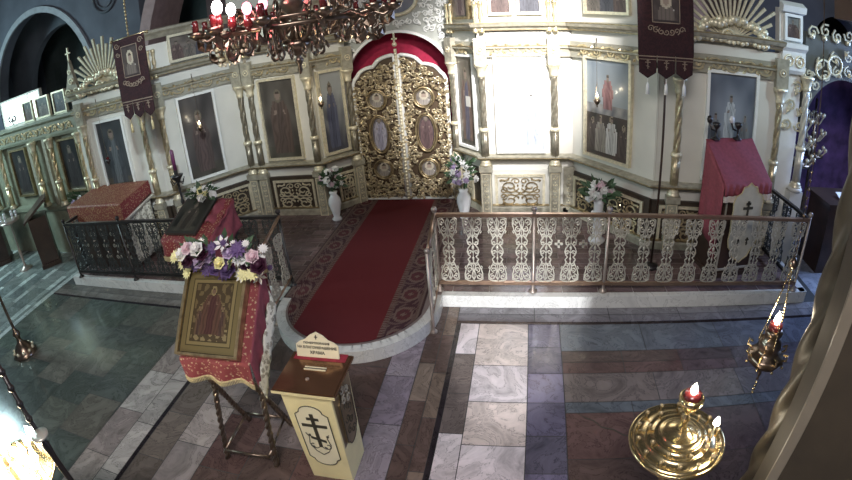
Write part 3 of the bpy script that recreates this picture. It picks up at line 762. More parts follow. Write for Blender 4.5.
# second tier
icon('C', -1, .40, 1.03, 3.13, 3.50, crowd((.20, .15, .11)), 'wide upper icon of several figures high on the left bay', palegold, nu=30, nv=20)
icon('C', 1, .34, 1.06, 3.22, 3.66, crowd((.16, .08, .06), 1), 'wide upper icon with reddish figures high on the right bay', palegold, nu=30, nv=20)
icon('B', 1, .62, .90, 3.20, 3.66, crowd((.42, .36, .50), 2, 1), 'small pale violet upper icon right of the two above the bright bay', palegold, nu=16, nv=20)
icon('B', 1, .22, .48, 3.20, 3.66, crowd((.44, .50, .58), 0, 1), 'small pale blue upper icon left of the two above the bright bay', palegold, nu=16, nv=20)
icon('J', 1, .10, .50, 3.16, 3.66, saint((.17, .11, .09), (.16, .10, .08), (.1, .05, .05), 8), 'small dark upper icon directly right of the carved door arch', darkgold, nu=16, nv=20)
icon('J', -1, .10, .50, 3.16, 3.50, crowd((.15, .15, .16), 1, 2), 'small dark upper icon directly left of the carved door arch', palegold, nu=16, nv=20)
icon('B', -1, .34, .86, 3.14, 3.50, crowd((.20, .13, .11), 2, 3), 'upper icon above the dark brown saint behind the chandelier', palegold, nu=20, nv=20)

# ------------------------------------------------------------ left chapel screen
LR = Vector((-9.2, 6.1, 0))
LC = thing('chapel_iconostasis', 'lower olive grey icon screen of the left side chapel', 'icon screen', LR)
za = 2.36
m = MB(); m.m = at(-LR); m.box(-11.75, -6.95, 6.12, 6.24, 0, 2.74); m.build('wall_panel', olive, LC)
m = MB(); m.m = at(-LR); m.sweep([(-11.75, 6.12), (-6.95, 6.12)], [(0, za), (.1, za), (.12, za+.05), (.12, za+.28), (.2, za+.33), (.2, za+.38), (0, za+.4)]); ent = m.build('entablature', olive, LC)
m = MB(); m.m = at(-LR); frieze_scroll(m, -11.6, -7.3, za+.165, .15, 5.99); m.build('scrollwork', gold, ent)
m = MB(); m.m = at(-LR); m.sweep([(-11.75, 6.12), (-6.95, 6.12)], [(0, 0), (.1, 0), (.1, .9), (.16, .95), (.16, 1.02), (0, 1.04)]); m.build('dado', olive, LC)
for x in (-10.95, -10.27, -8.80, -8.16, -7.22):
    column(at(-LR), x, 6.0, 1.03, za, LC, gold, .06)
m = MB(); m.m = at(-LR); m.box(-7.12, -6.86, 5.96, 6.12, 0, 2.5); m.build('corner_pilaster', cream, LC)
for x in (-9.0, -8.42):
    m = MB(); m.m = at(-LR); m.box(x-.05, x+.05, 6.02, 6.12, 1.03, za); m.build('pilaster_strip', mould, LC)
for x0, x1, lb, k in ((-9.86, -9.24, 'dark icon in the leftmost bay of the side chapel screen', 1), (-7.95, -7.40, 'dark narrow icon of the side chapel screen nearest its crest', 2)):
    t = thing('icon', lb, 'icon', ((x0+x1)/2, 6.07, 1.3)); w_ = x1-x0; f = MB()
    for q in ((-w_/2-.04, w_/2+.04, -.04, 0), (-w_/2-.04, w_/2+.04, .95, .99), (-w_/2-.04, -w_/2, 0, .95), (w_/2, w_/2+.04, 0, .95)): f.box(q[0], q[1], -.04, .04, q[2], q[3])
    f.build('frame', darkgold, t); p = MB(); picture_rect(p, -w_/2, w_/2, 0, .95, 0, saint((.035, .035, .035), (.05, .04, .04), (.04, .03, .03), k), 20, 36); p.box(-w_/2, w_/2, .01, .04, 0, .95, col=(.03, .03, .03)); p.build('painting', paint, t)
# pictures standing along its top
for i, (x0, x1) in enumerate(((-8.95, -8.65), (-8.45, -8.05), (-7.85, -7.5))):
    t = thing('small_icon', ('small dark icon on the chapel screen top next to the bright window', 'small dark icon, middle of three on the chapel screen top', 'small dark icon on the chapel screen top beside the pointed crest')[i], 'icon', ((x0+x1)/2, 6.1, za+.40)); w_ = x1-x0; f = MB()
    for q in ((-w_/2-.03, w_/2+.03, 0, .03), (-w_/2-.03, w_/2+.03, .38, .41), (-w_/2-.03, -w_/2, .03, .38), (w_/2, w_/2+.03, .03, .38)): f.box(q[0], q[1], -.03, .03, q[2], q[3])
    f.build('frame', palegold, t); p = MB(); p.grid(lambda u, v: (-w_/2+w_*u, -.01, .03+.35*v), 12, 14, crowd((.06, .06, .05), i, 1), False); p.build('painting', paint, t)
# bright window glow behind the far left
WG = thing('window_niche', 'brightly lit white window panel at the far left above chapel screen', 'window', (-9.7, 6.5, 2.78))
m = MB(); m.box(-.75, .85, 0, .03, 0, .52); m.build('glass', window_m, WG)
m = MB()
for q in ((-.8, .9, -.3, 0), (-.8, .9, .52, .56), (-.8, -.75, 0, .52), (.85, .9, 0, .52), (.40, .43, 0, .52)): m.box(q[0], q[1], -.03, .05, q[2], q[3])
m.build('window_frame', cream, WG)
m = MB(); m.tube([(-.35, -.05, .0), (-.35, -.05, .12)], .02, 6); m.tube(spiral(-.25, .14, .1, pi, .9, -.05, 8), .02, 5); m.tube(spiral(-.45, .14, .1, 0, .9, -.05, 8, -1), .02, 5); m.build('ornament', iron, WG)

# ------------------------------------------------------------ right pier and chapel doorway
RR = Vector((4.0, 6.1, 0))
RC = thing('chapel_screen', 'carved silver arch and pilaster of the right side chapel entrance', 'icon screen', RR)
m = MB(); m.m = at(-RR); m.box(3.42, 3.80, 6.0, 6.12, 0, 3.5); m.build('wall_panel', white_paint, RC)
m = MB(); m.m = at(-RR); m.sweep([(3.42, 6.0), (3.80, 6.0)], [(0, 2.66), (.06, 2.66), (.1, 2.71), (.1, 2.95), (.16, 3.0), (.16, 3.06), (0, 3.07)]); e1 = m.build('entablature', white_paint, RC)
m = MB(); m.m = at(-RR)
for x in (3.52, 3.70): m.ring((x, 5.89, 2.83), .07, .016, 14, 5); m.ball((x, 5.89, 2.83), .035, 6)
m.build('rosette', palegold, e1)
m = MB(); m.m = at(-RR); m.sweep([(3.42, 6.0), (3.80, 6.0)], [(0, 3.44), (.1, 3.46), (.12, 3.54), (0, 3.6)]); m.build('upper_cornice', white_paint, RC)
column(at(-RR), 3.84, 5.90, 1.15, 2.66, RC, silver, .055)
m = MB(); m.m = at(-RR); m.box(3.74, 3.96, 5.84, 6.1, 0, 1.1); m.lathe([(.09, 1.1), (.12, 1.13), (.1, 1.16)], 12, 3.84, 5.90); m.build('pedestal', cream, RC)
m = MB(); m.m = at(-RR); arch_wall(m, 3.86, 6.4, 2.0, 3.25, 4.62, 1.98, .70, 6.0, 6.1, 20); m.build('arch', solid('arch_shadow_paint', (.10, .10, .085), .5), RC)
m = MB(); m.m = at(-RR); rr = random.Random(5)
for i in range(13):
    a = pi*i/12
    for R_ in (.82, 1.02):
        m.tube(spiral(4.62+R_*cos(a), 1.98+R_*sin(a), .085, a, 1.3, 5.96, 9, rr.choice((1, -1))), .016, 4); leaf(m, 4.62+R_*cos(a), 1.98+R_*sin(a), .13, a+rr.random()*4, 5.95)
for x, z_ in ((4.15, 2.78), (4.36, 2.86)): m.ring((x, 5.95, z_), .13, .02, 16, 5)
for i in range(8): m.tube(spiral(3.95+.22*i, 3.25+.05*(i % 2), .1, i, 1.3, 5.96, 9), .018, 4); m.ball((3.95+.22*i  , 5.98, 3.2), .05, 6)
m.build('scrollwork', palegold, RC)
icon('E', 1, .06, .28, 3.13, 3.40, crowd((.25, .26, .24), 0, 1), 'small square icon on top of the pale right pier', white_paint, nu=14, nv=14)
# purple chapel interior
m = MB(); m.box(4.1, 6.6, 8.0, 8.1, 0, 3.2); struct('wall_chapel_back', m, solid('chapel_purple', (.10, .05, .14), .8, var=.5, scale=4))

# ------------------------------------------------------------ carpet on the ambo
cp_ = MB()
cx0, cx1 = -2.80, -1.06
def carpet_col(u, v):
    x = u; t = min(x, 1-x)*(cx1-cx0)
    y = v*4.1
    if t < .025: return (.05, .02, .022)
    if t < .05: return (.13, .09, .075)
    if t < .33:
        s = (t-.19)/.14; a = ((y*2.4) % 1-.5)*2
        r_ = hypot(s*.9, a); th = atan2(s, a)
        if abs(s) > .90: return (.13, .085, .07) if (y*30) % 1 > .4 else (.06, .02, .022)
        if abs(r_-.62) < .1 or r_ < .16: return (.14, .09, .075)
        if r_ < .55: return (.085, .018, .022) if sin(th*6) > 0 else (.07, .015, .02)
        return (.11, .065, .06) if sin(th*5+r_*14) > .35 else (.045, .012, .018)
    if t < .385: return (.14, .09, .075) if (y*22) % 1 > .45 else (.08, .02, .02)
    return (.105, .004, .008)
def carpet_pos(u, v):
    x = cx0+(cx1-cx0)*u
    r2 = (AR-.13)**2-(x-AC[0])**2
    y0 = AC[1]-sqrt(max(0, r2)) if r2 > 0 else AC[1]
    if r2 <= 0: y0 = AC[1]
    return (x, y0+(7.86-y0)*v, ZP+.012)
def cc2(u, v):
    p = carpet_pos(u, v); return carpet_col(u, (p[1]-3.8)/4.1)
cp_.grid(carpet_pos, 78, 330, cc2, False)
o = cp_.build('carpet', carpet_pat); tag(o, 'red runner with patterned dark borders leading to the royal doors', 'carpet')
o.modifiers.new('thick', 'SOLIDIFY').thickness = .008
# ------------------------------------------------------------ railings
def lace_baluster():
    m = MB(); t = .0085
    for sx in (-1, 1):
        X = lambda p: [(sx*q[0], q[1], q[2]) for q in p]
        for z0, up in ((.70, 1), (.06, -1)):
            m.tube(X(spiral(.058, z0, .040, -pi/2*up, 1.3, 0, 11, up)), t, 4)
            m.tube(X([(.012, 0, z0+up*.055), (.06, 0, z0+up*.05), (.10, 0, z0+up*.03), (.10, 0, z0-up*.03), (.085, 0, z0-up*.09), (.055, 0, z0-up*.15), (.04, 0, z0-up*.19)]), t, 4)
            m.tube(X(spiral(.040, z0-up*.085, .034, pi/2*up, 1.2, 0, 9, -up)), t*.85, 4)
            m.tube(X([(0, 0, z0+up*.04), (.024, 0, z0-up*.01), (.008, 0, z0-up*.07), (.024, 0, z0-up*.13), (0, 0, z0-up*.18)]), t*.85, 4)
            m.tube(X(spiral(.030, z0-up*.155, .022, 0, 1.1, 0, 8, up)), t*.8, 4)
            m.tube(X([(.085, 0, z0-up*.09), (.098, 0, z0-up*.11), (.085, 0, z0-up*.13)]), t*.8, 4)
        m.tube(X([(.03, 0, .53), (.062, 0, .49), (.055, 0, .45), (.03, 0, .43), (.055, 0, .40), (.065, 0, .36), (.05, 0, .32), (.03, 0, .30), (.058, 0, .27), (.04, 0, .23)]), t, 4)
        m.tube(X(spiral(.034, .46, .026, pi, 1.2, 0, 9)), t*.8, 4); m.tube(X(spiral(.036, .35, .028, pi, 1.2, 0, 9, -1)), t*.8, 4)
    m.tube([(0, 0, .0), (0, 0, .76)], .006, 4)
    m.ball((0, 0, .405), (.018, .012, .026), 6); m.ball((0, 0, .53), (.014, .012, .02), 6); m.ball((0, 0, .28), (.014, .012, .02), 6)
    return m
def railing(label, pts, posts, nbal, z0=ZP, h=.96, group=None, crosses=(), name='balustrade', dark=False):
    railm, postm, balm = (iron, iron, darksilver) if dark else (bronze, steel, silver)
    o = Vector((pts[0][0], pts[0][1], z0)); r = thing(name, label, 'railing', o, 0, group)
    L = at(-o)
    m = MB(); m.m = L
    for a, b in zip(pts[:-1], pts[1:]):
        m.m = L @ segm(a, b); d = hypot(b[0]-a[0], b[1]-a[1]); m.box(0, d, -.025, .025, z0+h-.035, z0+h)
    m.build('top_rail', railm, r)
    m = MB()
    for a, b in zip(pts[:-1], pts[1:]):
        m.m = L @ segm(a, b); d = hypot(b[0]-a[0], b[1]-a[1]); m.box(0, d, -.02, .02, z0+.09, z0+.125)
    m.build('bottom_rail', railm, r)
    for (x, y) in posts:
        m = MB(); m.m = L; m.lathe([(.05, z0), (.05, z0+.012), (.026, z0+.03), (.018, z0+.05), (.018, z0+h+.02)], 10, x, y); p = m.build('post', postm, r)
        m = MB(); m.m = L; m.ball((x, y, z0+h+.045), .034, 10); m.build('ball_finial', postm, p)
    first = None
    for (a, b), n in zip(zip(pts[:-1], pts[1:]), nbal):
        d = Vector(b)-Vector(a); ang = atan2(d.y, d.x)
        for i in range(n):
            f = (i+.5)/n; c = Vector(a)+d*f
            M = L @ Matrix.Translation((c.x, c.y, z0+.125)) @ Matrix.Rotation(ang, 4, 'Z') @ Matrix.Scale((h-.16)/.76, 4, (0, 0, 1))
            if BAL[dark] is None: BAL[dark] = lace_baluster().build('baluster', balm, r); BAL[dark].matrix_local = M
            else: copy_part(BAL[dark], r, M)
    for (x, y) in crosses:
        m = MB(); m.m = L @ at((x, y, z0+.60)); m.box(-.045, .045, -.006, .006, -.012, .012); m.box(-.012, .012, -.006, .006, -.045, .045); m.build('cross', silver, r)
    return r
BAL = [None, None]
darksilver = solid('dark_silver', (.075, .08, .08), .4, .5, .2, 20)  # darker silver for the balusters of the dark railings
YR = 4.97
RF = railing('long bronze railing with lacy white balusters in front of the right platform', [(-.93, YR), (.14, YR), (.955, YR), (3.52, YR-.06)], [(-.93, YR), (.14, YR), (.955, YR), (3.52, YR-.06)], [4, 3, 9], crosses=[(.14+.272, YR), (.14+.544, YR)])
railing('short return railing going back beside the right lectern', [(3.52, YR-.02), (3.45, 5.95)], [(3.45, 5.95)], [3], dark=True)
railing('long dark railing in front of the left platform below the brocade table', [(-6.85, YR-.1), (-5.5, YR-.06), (-4.2, YR-.03), (-2.79, YR)], [(-6.85, YR-.1), (-5.5, YR-.06), (-4.2, YR-.03), (-2.79, YR)], [5, 5, 5], dark=True)
railing('return railing at the left end of the left platform', [(-6.85, YR-.05), (-6.85, 6.0)], [(-6.85, 6.0)], [3], dark=True)
def gate(sx, label):
    xg = AX+sx*(AR+.03); a = Vector((AX+sx*.92, YR-.03)); b = Vector((AX+sx*.93, 4.36))
    r = thing('handrail', label, 'railing', (b.x, b.y, 0))
    L = at((-b.x, -b.y, 0))
    m = MB(); m.m = L; m.lathe([(.045, 0), (.045, .012), (.024, .03), (.018, .05), (.018, .95)], 10, b.x, b.y); p = m.build('post', steel, r)
    m = MB(); m.m = L; m.ball((b.x, b.y, .975), .03, 8); m.build('ball_finial', steel, p)
    m = MB(); m.m = L; m.tube([(a.x, a.y, ZP+.96), (b.x, b.y, .93)], .022, 6); m.build('top_rail', bronze, r)
    m = MB(); m.m = L; m.tube([(a.x, a.y, ZP+.16), (b.x, b.y, .22)], .016, 6); m.build('bottom_rail', bronze, r)
    for i in range(2):
        c = a.lerp(b, (i+.5)/2); copy_part(BAL[0], r, L @ Matrix.Translation((c.x, c.y, .30-.04*i)) @ Matrix.Rotation(pi/2, 4, 'Z') @ Matrix.Scale(.85, 4, (0, 0, 1)))
gate(1, 'short handrail down the step on the right edge of the carpet')
gate(-1, 'short handrail down the step behind the flower bouquet, left of carpet')

# ------------------------------------------------------------ flowers
def petal_ring(m, c, R, n, ax, k=.35, w_=.45):
    # flower head facing direction ax
    ax = Vector(ax).normalized(); u = ax.orthogonal().normalized(); v = ax.cross(u)
    c = Vector(c)
    for i in range(n):
        a = 2*pi*i/n; d = u*cos(a)+v*sin(a); s = v*cos(a)-u*sin(a)
        p = [c, c+d*R*.55+s*R*w_+ax*R*k*.6, c+d*R+ax*R*k, c+d*R*.55-s*R*w_+ax*R*k*.6, c+d*R*.5+ax*R*.05]
        m.add([tuple(q) for q in p], [(0, 1, 4), (1, 2, 4), (2, 3, 4), (3, 0, 4)])
def flower(parent, c, R, mat, ax, name='blossom', kind='daisy', r=random.Random(1)):
    m = MB()
    if kind == 'rose':
        for q in range(3): petal_ring(m, Vector(c)+Vector(ax).normalized()*R*.12*q, R*(1-.25*q), 6, ax, .2+.5*q, .6)
        m.ball(tuple(Vector(c)+Vector(ax).normalized()*R*.3), R*.4, 6)
    elif kind == 'lily': petal_ring(m, c, R, 6, ax, .3, .22)
    else:
        petal_ring(m, c, R, 11, ax, .15, .2); petal_ring(m, Vector(c)+Vector(ax).normalized()*R*.1, R*.7, 9, ax, .3, .2)
    return m.build(name, mat, parent)
def leaves(parent, c, n, spread, L, rnd, mat=None):
    m = MB()
    for i in range(n):
        d = Vector((rnd.uniform(-1, 1), rnd.uniform(-1, 1), rnd.uniform(-.3, .9))).normalized(); p = Vector(c)+Vector((d.x*spread[0], d.y*spread[1], d.z*spread[2]))*rnd.uniform(.3, 1)
        s = d.orthogonal().normalized()*L*.22
        m.add([tuple(p), tuple(p+d*L*.5+s), tuple(p+d*L), tuple(p+d*L*.5-s), tuple(p+d*L*.5+Vector((0, 0, .01)))], [(0, 1, 4), (1, 2, 4), (2, 3, 4), (3, 0, 4)])
    return m.build('foliage', mat or leaf_m, parent)
def bouquet(root, c, ext, n, mats, rnd, R=(.035, .055), kinds=('rose', 'daisy')):
    leaves(root, c, int(n*3), ext, R[1]*1.8, rnd)
    for i in range(n):
        for _ in range(30):
            d = Vector((rnd.uniform(-1, 1), rnd.uniform(-1, .6), rnd.uniform(-.35, 1)))
            if .35 < d.length < 1.05: break
        p = Vector(c)+Vector((d.x*ext[0], d.y*ext[1], d.z*ext[2])); mt = mats[i % len(mats)]
        flower(root, p, rnd.uniform(*R), mt, (d+Vector((-.0, -.5, .35))), kind=kinds[i % len(kinds)])

rnd = random.Random(21)
def vase(loc, prof, label, flabel, mat, cz, ext, n, mats, seed, kinds=('lily', 'rose'), R=(.045, .07)):
    v = thing('vase', label, 'vase', loc); m = MB(); m.lathe(prof, 20); m.build('body', mat, v)
    f = thing('bouquet', flabel, 'flowers', (loc[0], loc[1], loc[2]+prof[-1][1]-.02)); q = random.Random(seed)
    m = MB()
    for i in range(6): m.tube([(0, 0, -.1), (ext[0]*.4*q.uniform(-1, 1), ext[1]*.4*q.uniform(-1, 1), cz)], .005, 4)
    m.build('stems', leaf_m, f); bouquet(f, (0, 0, cz), ext, n, mats, q, R, kinds)
vase((-2.90, 7.05, ZP), [(.075, 0), (.085, .02), (.05, .06), (.07, .14), (.105, .28), (.095, .36), (.055, .42), (.05, .44), (.07, .48)], 'white urn shaped vase on the platform left of the royal doors', 'white lilies in the urn left of the royal doors', porcelain, .18, (.18, .14, .21), 22, [petal_w, petal_w, petal_w, petal_p], 3)
vase((-.86, 7.1, ZP), [(.07, 0), (.08, .02), (.075, .1), (.11, .26), (.105, .34), (.06, .42), (.075, .46)], 'tall grey white vase on the platform right of the carpet', 'tall spray of white and blue grey flowers right of the royal doors', porcelain, .26, (.18, .14, .30), 26, [petal_w, petal_l, petal_w, petal_w], 5)
PT = thing('pedestal', 'white round pedestal behind the railing carrying the flower pot', 'pedestal', (1.05, 6.3, ZP)); m = MB(); m.lathe([(.12, 0), (.12, .03), (.07, .06), (.06, .36), (.10, .40), (.10, .42)], 16); m.build('column', porcelain, PT)
vase((1.05, 6.3, ZP+.42), [(.06, 0), (.065, .01), (.07, .12), (.075, .19)], 'small white cylindrical flower pot near the slanted right bay', 'round pinkish white flowers in the small pot', porcelain, .10, (.19, .13, .13), 18, [petal_w, petal_p, petal_w], 8, ('rose', 'rose'), (.06, .085))

# ------------------------------------------------------------ foreground icon stand
def twisted(m, a, b, r, turns=9, n=44):
    a = Vector(a); b = Vector(b)
    for k in (0, pi):
        d = (b-a).normalized(); u = d.orthogonal().normalized(); v = d.cross(u)
        m.tube([tuple(a.lerp(b, i/n)+(u*cos(k+turns*2*pi*i/n)+v*sin(k+turns*2*pi*i/n))*r*.45) for i in range(n+1)], r*.62, 6)
SX, SY = -2.16, 2.50
ST = thing('icon_stand', 'tall folding icon stand with twisted legs beside the donation box', 'lectern', (SX, SY, 0), radians(3))
Z1, Z2 = 1.12, 1.66
for sx in (-1, 1):
    m = MB(); twisted(m, (sx*.24, -.20, .0), (sx*.20, .26, 1.48), .029, 12); m.build('leg', oldbrass, ST)
    m = MB(); twisted(m, (sx*.22, .30, .0), (sx*.19, -.17, 1.10), .029, 12); m.build('leg', oldbrass, ST)
m = MB(); m.tube([(-.21, -.21, .12), (.21, -.21, .12)], .014, 6); m.tube([(-.2, .27, .12), (.2, .27, .12)], .014, 6); m.tube([(-.21, -.2, .13), (-.19, .27, .13)], .012, 6); m.tube([(.21, -.2, .13), (.19, .27, .13)], .012, 6); m.build('stretcher', oldbrass, ST)
m = MB()
def sl(x, t, o=0.): # point on slanted board: t 0..1 from bottom front to top back, o = offset along the normal
    return (x, -.18+.50*t-.67*o, Z1+.455*t+.74*o)
def slantbox(m, x0, x1, t0, t1, o0, o1):
    vs = [sl(x, t, o) for o in (o0, o1) for t in (t0, t1) for x in (x0, x1)]
    m.add(vs, [(0, 2, 3, 1), (4, 5, 7, 6), (0, 1, 5, 4), (2, 6, 7, 3), (0, 4, 6, 2), (1, 3, 7, 5)])
slantbox(m, -.27, .27, -.02, 1.06, -.02, .0); m.build('top_board', darkwood, ST)
# brocade cloth over it
CL = MB()
def clth(u, v):
    x = -.27+.62*u
    if v < .22: s = v/.22; return (x, -.20-.03*sin(u*14)*(1-s)-.01, Z1-.17*(1-s)+.012)
    if v < .8: s = (v-.22)/.58; q = sl(x, s*1.08, .012); return q
    s = (v-.8)/.2; q = sl(x, 1.08, .012); return (x, q[1]+.03+.015*sin(u*12), q[2]-.35*s)
CL.grid(clth, 40, 50); cl = CL.build('cloth', brocade); cl.location = (SX, SY, 0); cl.rotation_euler = (0, 0, radians(3))
tag(cl, 'red gold brocade cloth draped under the large gilded icon', 'cloth'); cl.modifiers.new('t', 'SOLIDIFY').thickness = .006
m = MB()
for i in range(60):
    u = i/59; q = clth(u, 0); m.tube([q, (q[0], q[1]-.003, q[2]-.04)], [.005, .003], 4)
m.tube([clth(i/40, 0) for i in range(41)], .008, 5)
m.build('fringe', fringe_m, cl)
m = MB()      # side drop on the right with fringe
def side(u, v): q = sl(.35, .0+1.05*u, .012); return (.352+.012*sin(u*22)*v, q[1], q[2]-(.03+.20*v)*(1 if v else 0)-(.0))
m.grid(side, 30, 12); sd = m.build('side_drop', rosecloth, cl); sd.modifiers.new('t', 'SOLIDIFY').thickness = .005
m = MB(); m.grid(lambda u, v: (.358+.03*v, side(u, 1)[1]+.0, side(u, 1)[2]-.13*v+.02+.01*sin(u*40)), 40, 4); ld = m.build('lace_edge', lace, cl); ld.modifiers.new('t', 'SOLIDIFY').thickness = .004
# icon
def relief_icon(u, v):
    bu = min(u, 1-u); bv = min(v, 1-v); b = min(bu, bv*1.1)
    if b < .012: return (.03, .025, .015)
    if b < .105: return (.24, .19, .085)
    if b < .12: return (.10, .08, .04)
    if b < .165: return (.33, .26, .12)
    if b < .18: return (.08, .06, .03)
    c = fig(u, v, .5, .80, .24, .17, (.13, .07, .05), (.10, .045, .04), asp=.9, halo=(.38, .30, .14))
    if c: return c
    for k, cu in enumerate((.3, .70)):
        c = fig(u, v, cu, .58, .22, .07, (.15, .10, .06), (.10, .06, .05), asp=.9, k=k, halo=(.30, .24, .12))
        if c: return c
    if v < .30: return (.34, .27, .14) if sin(u*50)+sin(v*60+u*10) > .3 else (.11, .08, .045)
    t = nzz(u, v, 14)+.6*sin(u*40)*sin(v*34)
    return (.22, .165, .08) if t > .1 else (.10, .072, .04)
IC = thing('gilded_icon', 'large icon in an embossed golden cover tilted on the front stand', 'icon', (SX, SY, 0), radians(3))
m = MB(); iw, t0, t1 = .25, .035, .965
m.grid(lambda u, v: sl(-iw+2*iw*u, t0+(t1-t0)*v, .062), 60, 76, relief_icon, False); m.build('embossed_cover', basma, IC)
m = MB(); m.m = Matrix.Identity(4); slantbox(m, -iw, iw, t0, t1, .02, .058); m.build('icon_board', darkgold, IC)
m = MB()
for a_, b_, c_, d_ in ((-iw-.025, -iw, t0-.03, t1+.03), (iw, iw+.025, t0-.03, t1+.03), (-iw, iw, t0-.03, t0), (-iw, iw, t1, t1+.03)): slantbox(m, a_, b_, c_, d_, .018, .085)
m.build('frame', darkgold, IC)
# flowers over the icon
BQ = thing('bouquet', 'violet, white and cream flower garland lying over the top of the gilded icon', 'flowers', (SX+.06, SY+.25, 1.72))
q = random.Random(12)
leaves(BQ, (0, 0, .02), 60, (.36, .10, .12), .10, q)
leaves(BQ, (0, 0, .0), 40, (.34, .10, .12), .09, q, petal_d)
spec = [(-.30, -.02, petal_y, 'daisy'), (-.27, .06, petal_w, 'rose'), (-.22, -.06, petal_v, 'daisy'), (-.20, .10, petal_l, 'rose'), (-.14, .0, petal_l, 'rose'), (-.12, -.08, petal_v, 'daisy'), (-.10, .13, petal_w, 'rose'),
        (-.05, .04, petal_l, 'rose'), (-.04, -.07, petal_v, 'rose'), (0, .12, petal_v, 'daisy'), (.03, .0, petal_y, 'rose'), (.08, .15, petal_w, 'lily'), (.07, -.06, petal_v, 'rose'), (.10, .07, petal_l, 'rose'),
        (.16, .02, petal_w, 'daisy'), (.18, -.10, petal_y, 'daisy'), (.24, .03, petal_w, 'lily'), (.26, -.08, petal_y, 'daisy'), (.30, .07, petal_p, 'rose'), (.33, .0, petal_d, 'rose'), (-.33, .05, petal_y, 'daisy'), (.20, .12, petal_v, 'daisy'),
        (-.17, .14, petal_p, 'rose'), (.0, -.12, petal_v, 'daisy'), (.26, -.15, petal_w, 'lily'), (-.29, -.11, petal_y, 'daisy'), (.14, -.13, petal_w, 'daisy'), (-.24, .0, petal_d, 'rose'), (-.07, .09, petal_d, 'rose'), (.20, -.03, petal_d, 'rose')]
for x, z, mt, kd in spec: flower(BQ, (x*1.12, q.uniform(-.10, -.02)-z*.2, z*.95), q.uniform(.052, .076), mt, (x*.8, -.7, .7+z), kind=kd)
for i in range(26):
    x = q.uniform(-.38, .40); z = q.uniform(-.12, .16); flower(BQ, (x, q.uniform(-.06, .06)-z*.2, z), q.uniform(.025, .042), [petal_w, petal_y, petal_v, petal_w][i % 4], (x, -.7, .8))

# ------------------------------------------------------------ donation box
BX, BY = -1.395, 2.45
DB = thing('donation_box', 'brass church donation box with engraved cross and slotted lid', 'donation box', (BX, BY, 0), radians(0))
m = MB(); m.frustum((-.165, .170, -.165, .17, .0), (-.19, .185, -.19, .19, .97)); bd = m.build('body', boxmetal, DB)
m = MB(); m.add([(.188, -.17, .95), (.188, .18, .95), (.169, .16, .06), (.169, -.14, .06)], [(0, 1, 2, 3)]); m.add([(.185, -.17, .95), (.185, .18, .95), (.166, .16, .06), (.166, -.14, .06)], [(0, 3, 2, 1)]); m.build('side_sheet', boxside, DB)
m = MB(); m.box(-.235, .235, -.225, .225, .972, .99); m.box(-.225, .225, -.215, .215, .99, 1.0); lid = m.build('lid', boxlid, DB)
m = MB(); m.box(-.235, .235, -.229, -.225, .970, .992); m.build('lid_edge', boxmetal, lid)
m = MB(); m.box(-.075, .09, .02, .028, 1.0, 1.008); m.build('slot_rim', signw, lid); m = MB(); m.box(-.075, .09, .044, .052, 1.0, 1.008); m.build('slot_rim', signw, lid)
m = MB(); m.box(-.075, .09, .028, .044, 1.0, 1.003); m.build('slot', engr, lid)
m = MB(); m.lathe([(.014, 1.0), (.014, 1.008), (.006, 1.012)], 8, -.01, -.08); m.build('lock', steel, lid)
def ortho(m, y0, y1, cx, cz, h, t=.016):
    m.box(cx-t/2, cx+t/2, y0, y1, cz-h/2, cz+h/2); m.box(cx-h*.27, cx+h*.27, y0, y1, cz+h*.12, cz+h*.12+t); m.box(cx-h*.13, cx+h*.13, y0, y1, cz+h*.32, cz+h*.32+t*.9)
    m.prism([(cx-h*.16, cz-h*.24), (cx+h*.16, cz-h*.34), (cx+h*.16, cz-h*.34+t*.9), (cx-h*.16, cz-h*.24+t*.9)], y0, y1)
def medal(w_, h):   # cartouche outline in xz
    p = []
    for i in range(13): a = pi*i/12; p.append((w_*.72*cos(a), h*.80+h*.20*sin(a)))
    p = [(w_, h*.62), (w_, h*.72), (w_*.86, h*.76), (w_*.72, h*.8)]+p[1:-1]+[(-w_*.72, h*.8), (-w_*.86, h*.76), (-w_, h*.72), (-w_, h*.62)]
    return p+[(x, -z) for x, z in reversed(p)]
def front_m(zc): # frame tilted like the front of the body
    return Matrix.Translation((0, -.19+.025*(.97-zc)/.97-.003, zc)) @ Matrix.Rotation(atan2(.025, .97), 4, 'X')
m = MB(); m.m = front_m(.52); op = medal(.125, .33)
m.prism([(x, z) for x, z in op], -.003, .003); cart = m.build('cartouche', signw, DB)
m = MB(); m.m = front_m(.52); m.tube([(x, -.004, z) for x, z in op]+[(op[0][0], -.004, op[0][1])], .004, 4)
ortho(m, -.007, -.002, 0, .07, .36, .028)
for sx in (1, -1):
    m.tube([(sx*p[0], -.005, p[2]) for p in spiral(.055, -.09, .05, pi, .8, 0, 10)], .0035, 4); m.tube([(0, -.005, -.2), (sx*.05, -.005, -.16), (sx*.085, -.005, -.08), (sx*.07, -.005, 0.0), (sx*.09, -.005, .04)], .0035, 4)
    leaf(m, sx*.07, 0, .04, 1.2, -.006); leaf(m, sx*.05, -.13, .04, 2.2, -.006)
m.build('engraving', engr, cart)
sidem = Matrix.Translation((.1875, 0.01, .60)) @ Matrix.Rotation(atan2(.02, .94), 4, 'Y') @ Matrix.Rotation(pi/2, 4, 'Z')
m = MB(); m.m = sidem; m.prism([(x, z) for x, z in medal(.11, .27)], -.006, 0.01); cart2 = m.build('cartouche', boxside, DB)
m = MB(); m.m = sidem; o2 = medal(.11, .27); m.tube([(x, -.006, z) for x, z in o2]+[(o2[0][0], -.006, o2[0][1])], .004, 4)
for i in range(7): m.tube(spiral((-1)**i*.035, -.18+.06*i, .045, i, 1.2, -.007, 9), .0045, 4)
m.build('engraving', engr, cart2)
m = MB(); m.m = sidem
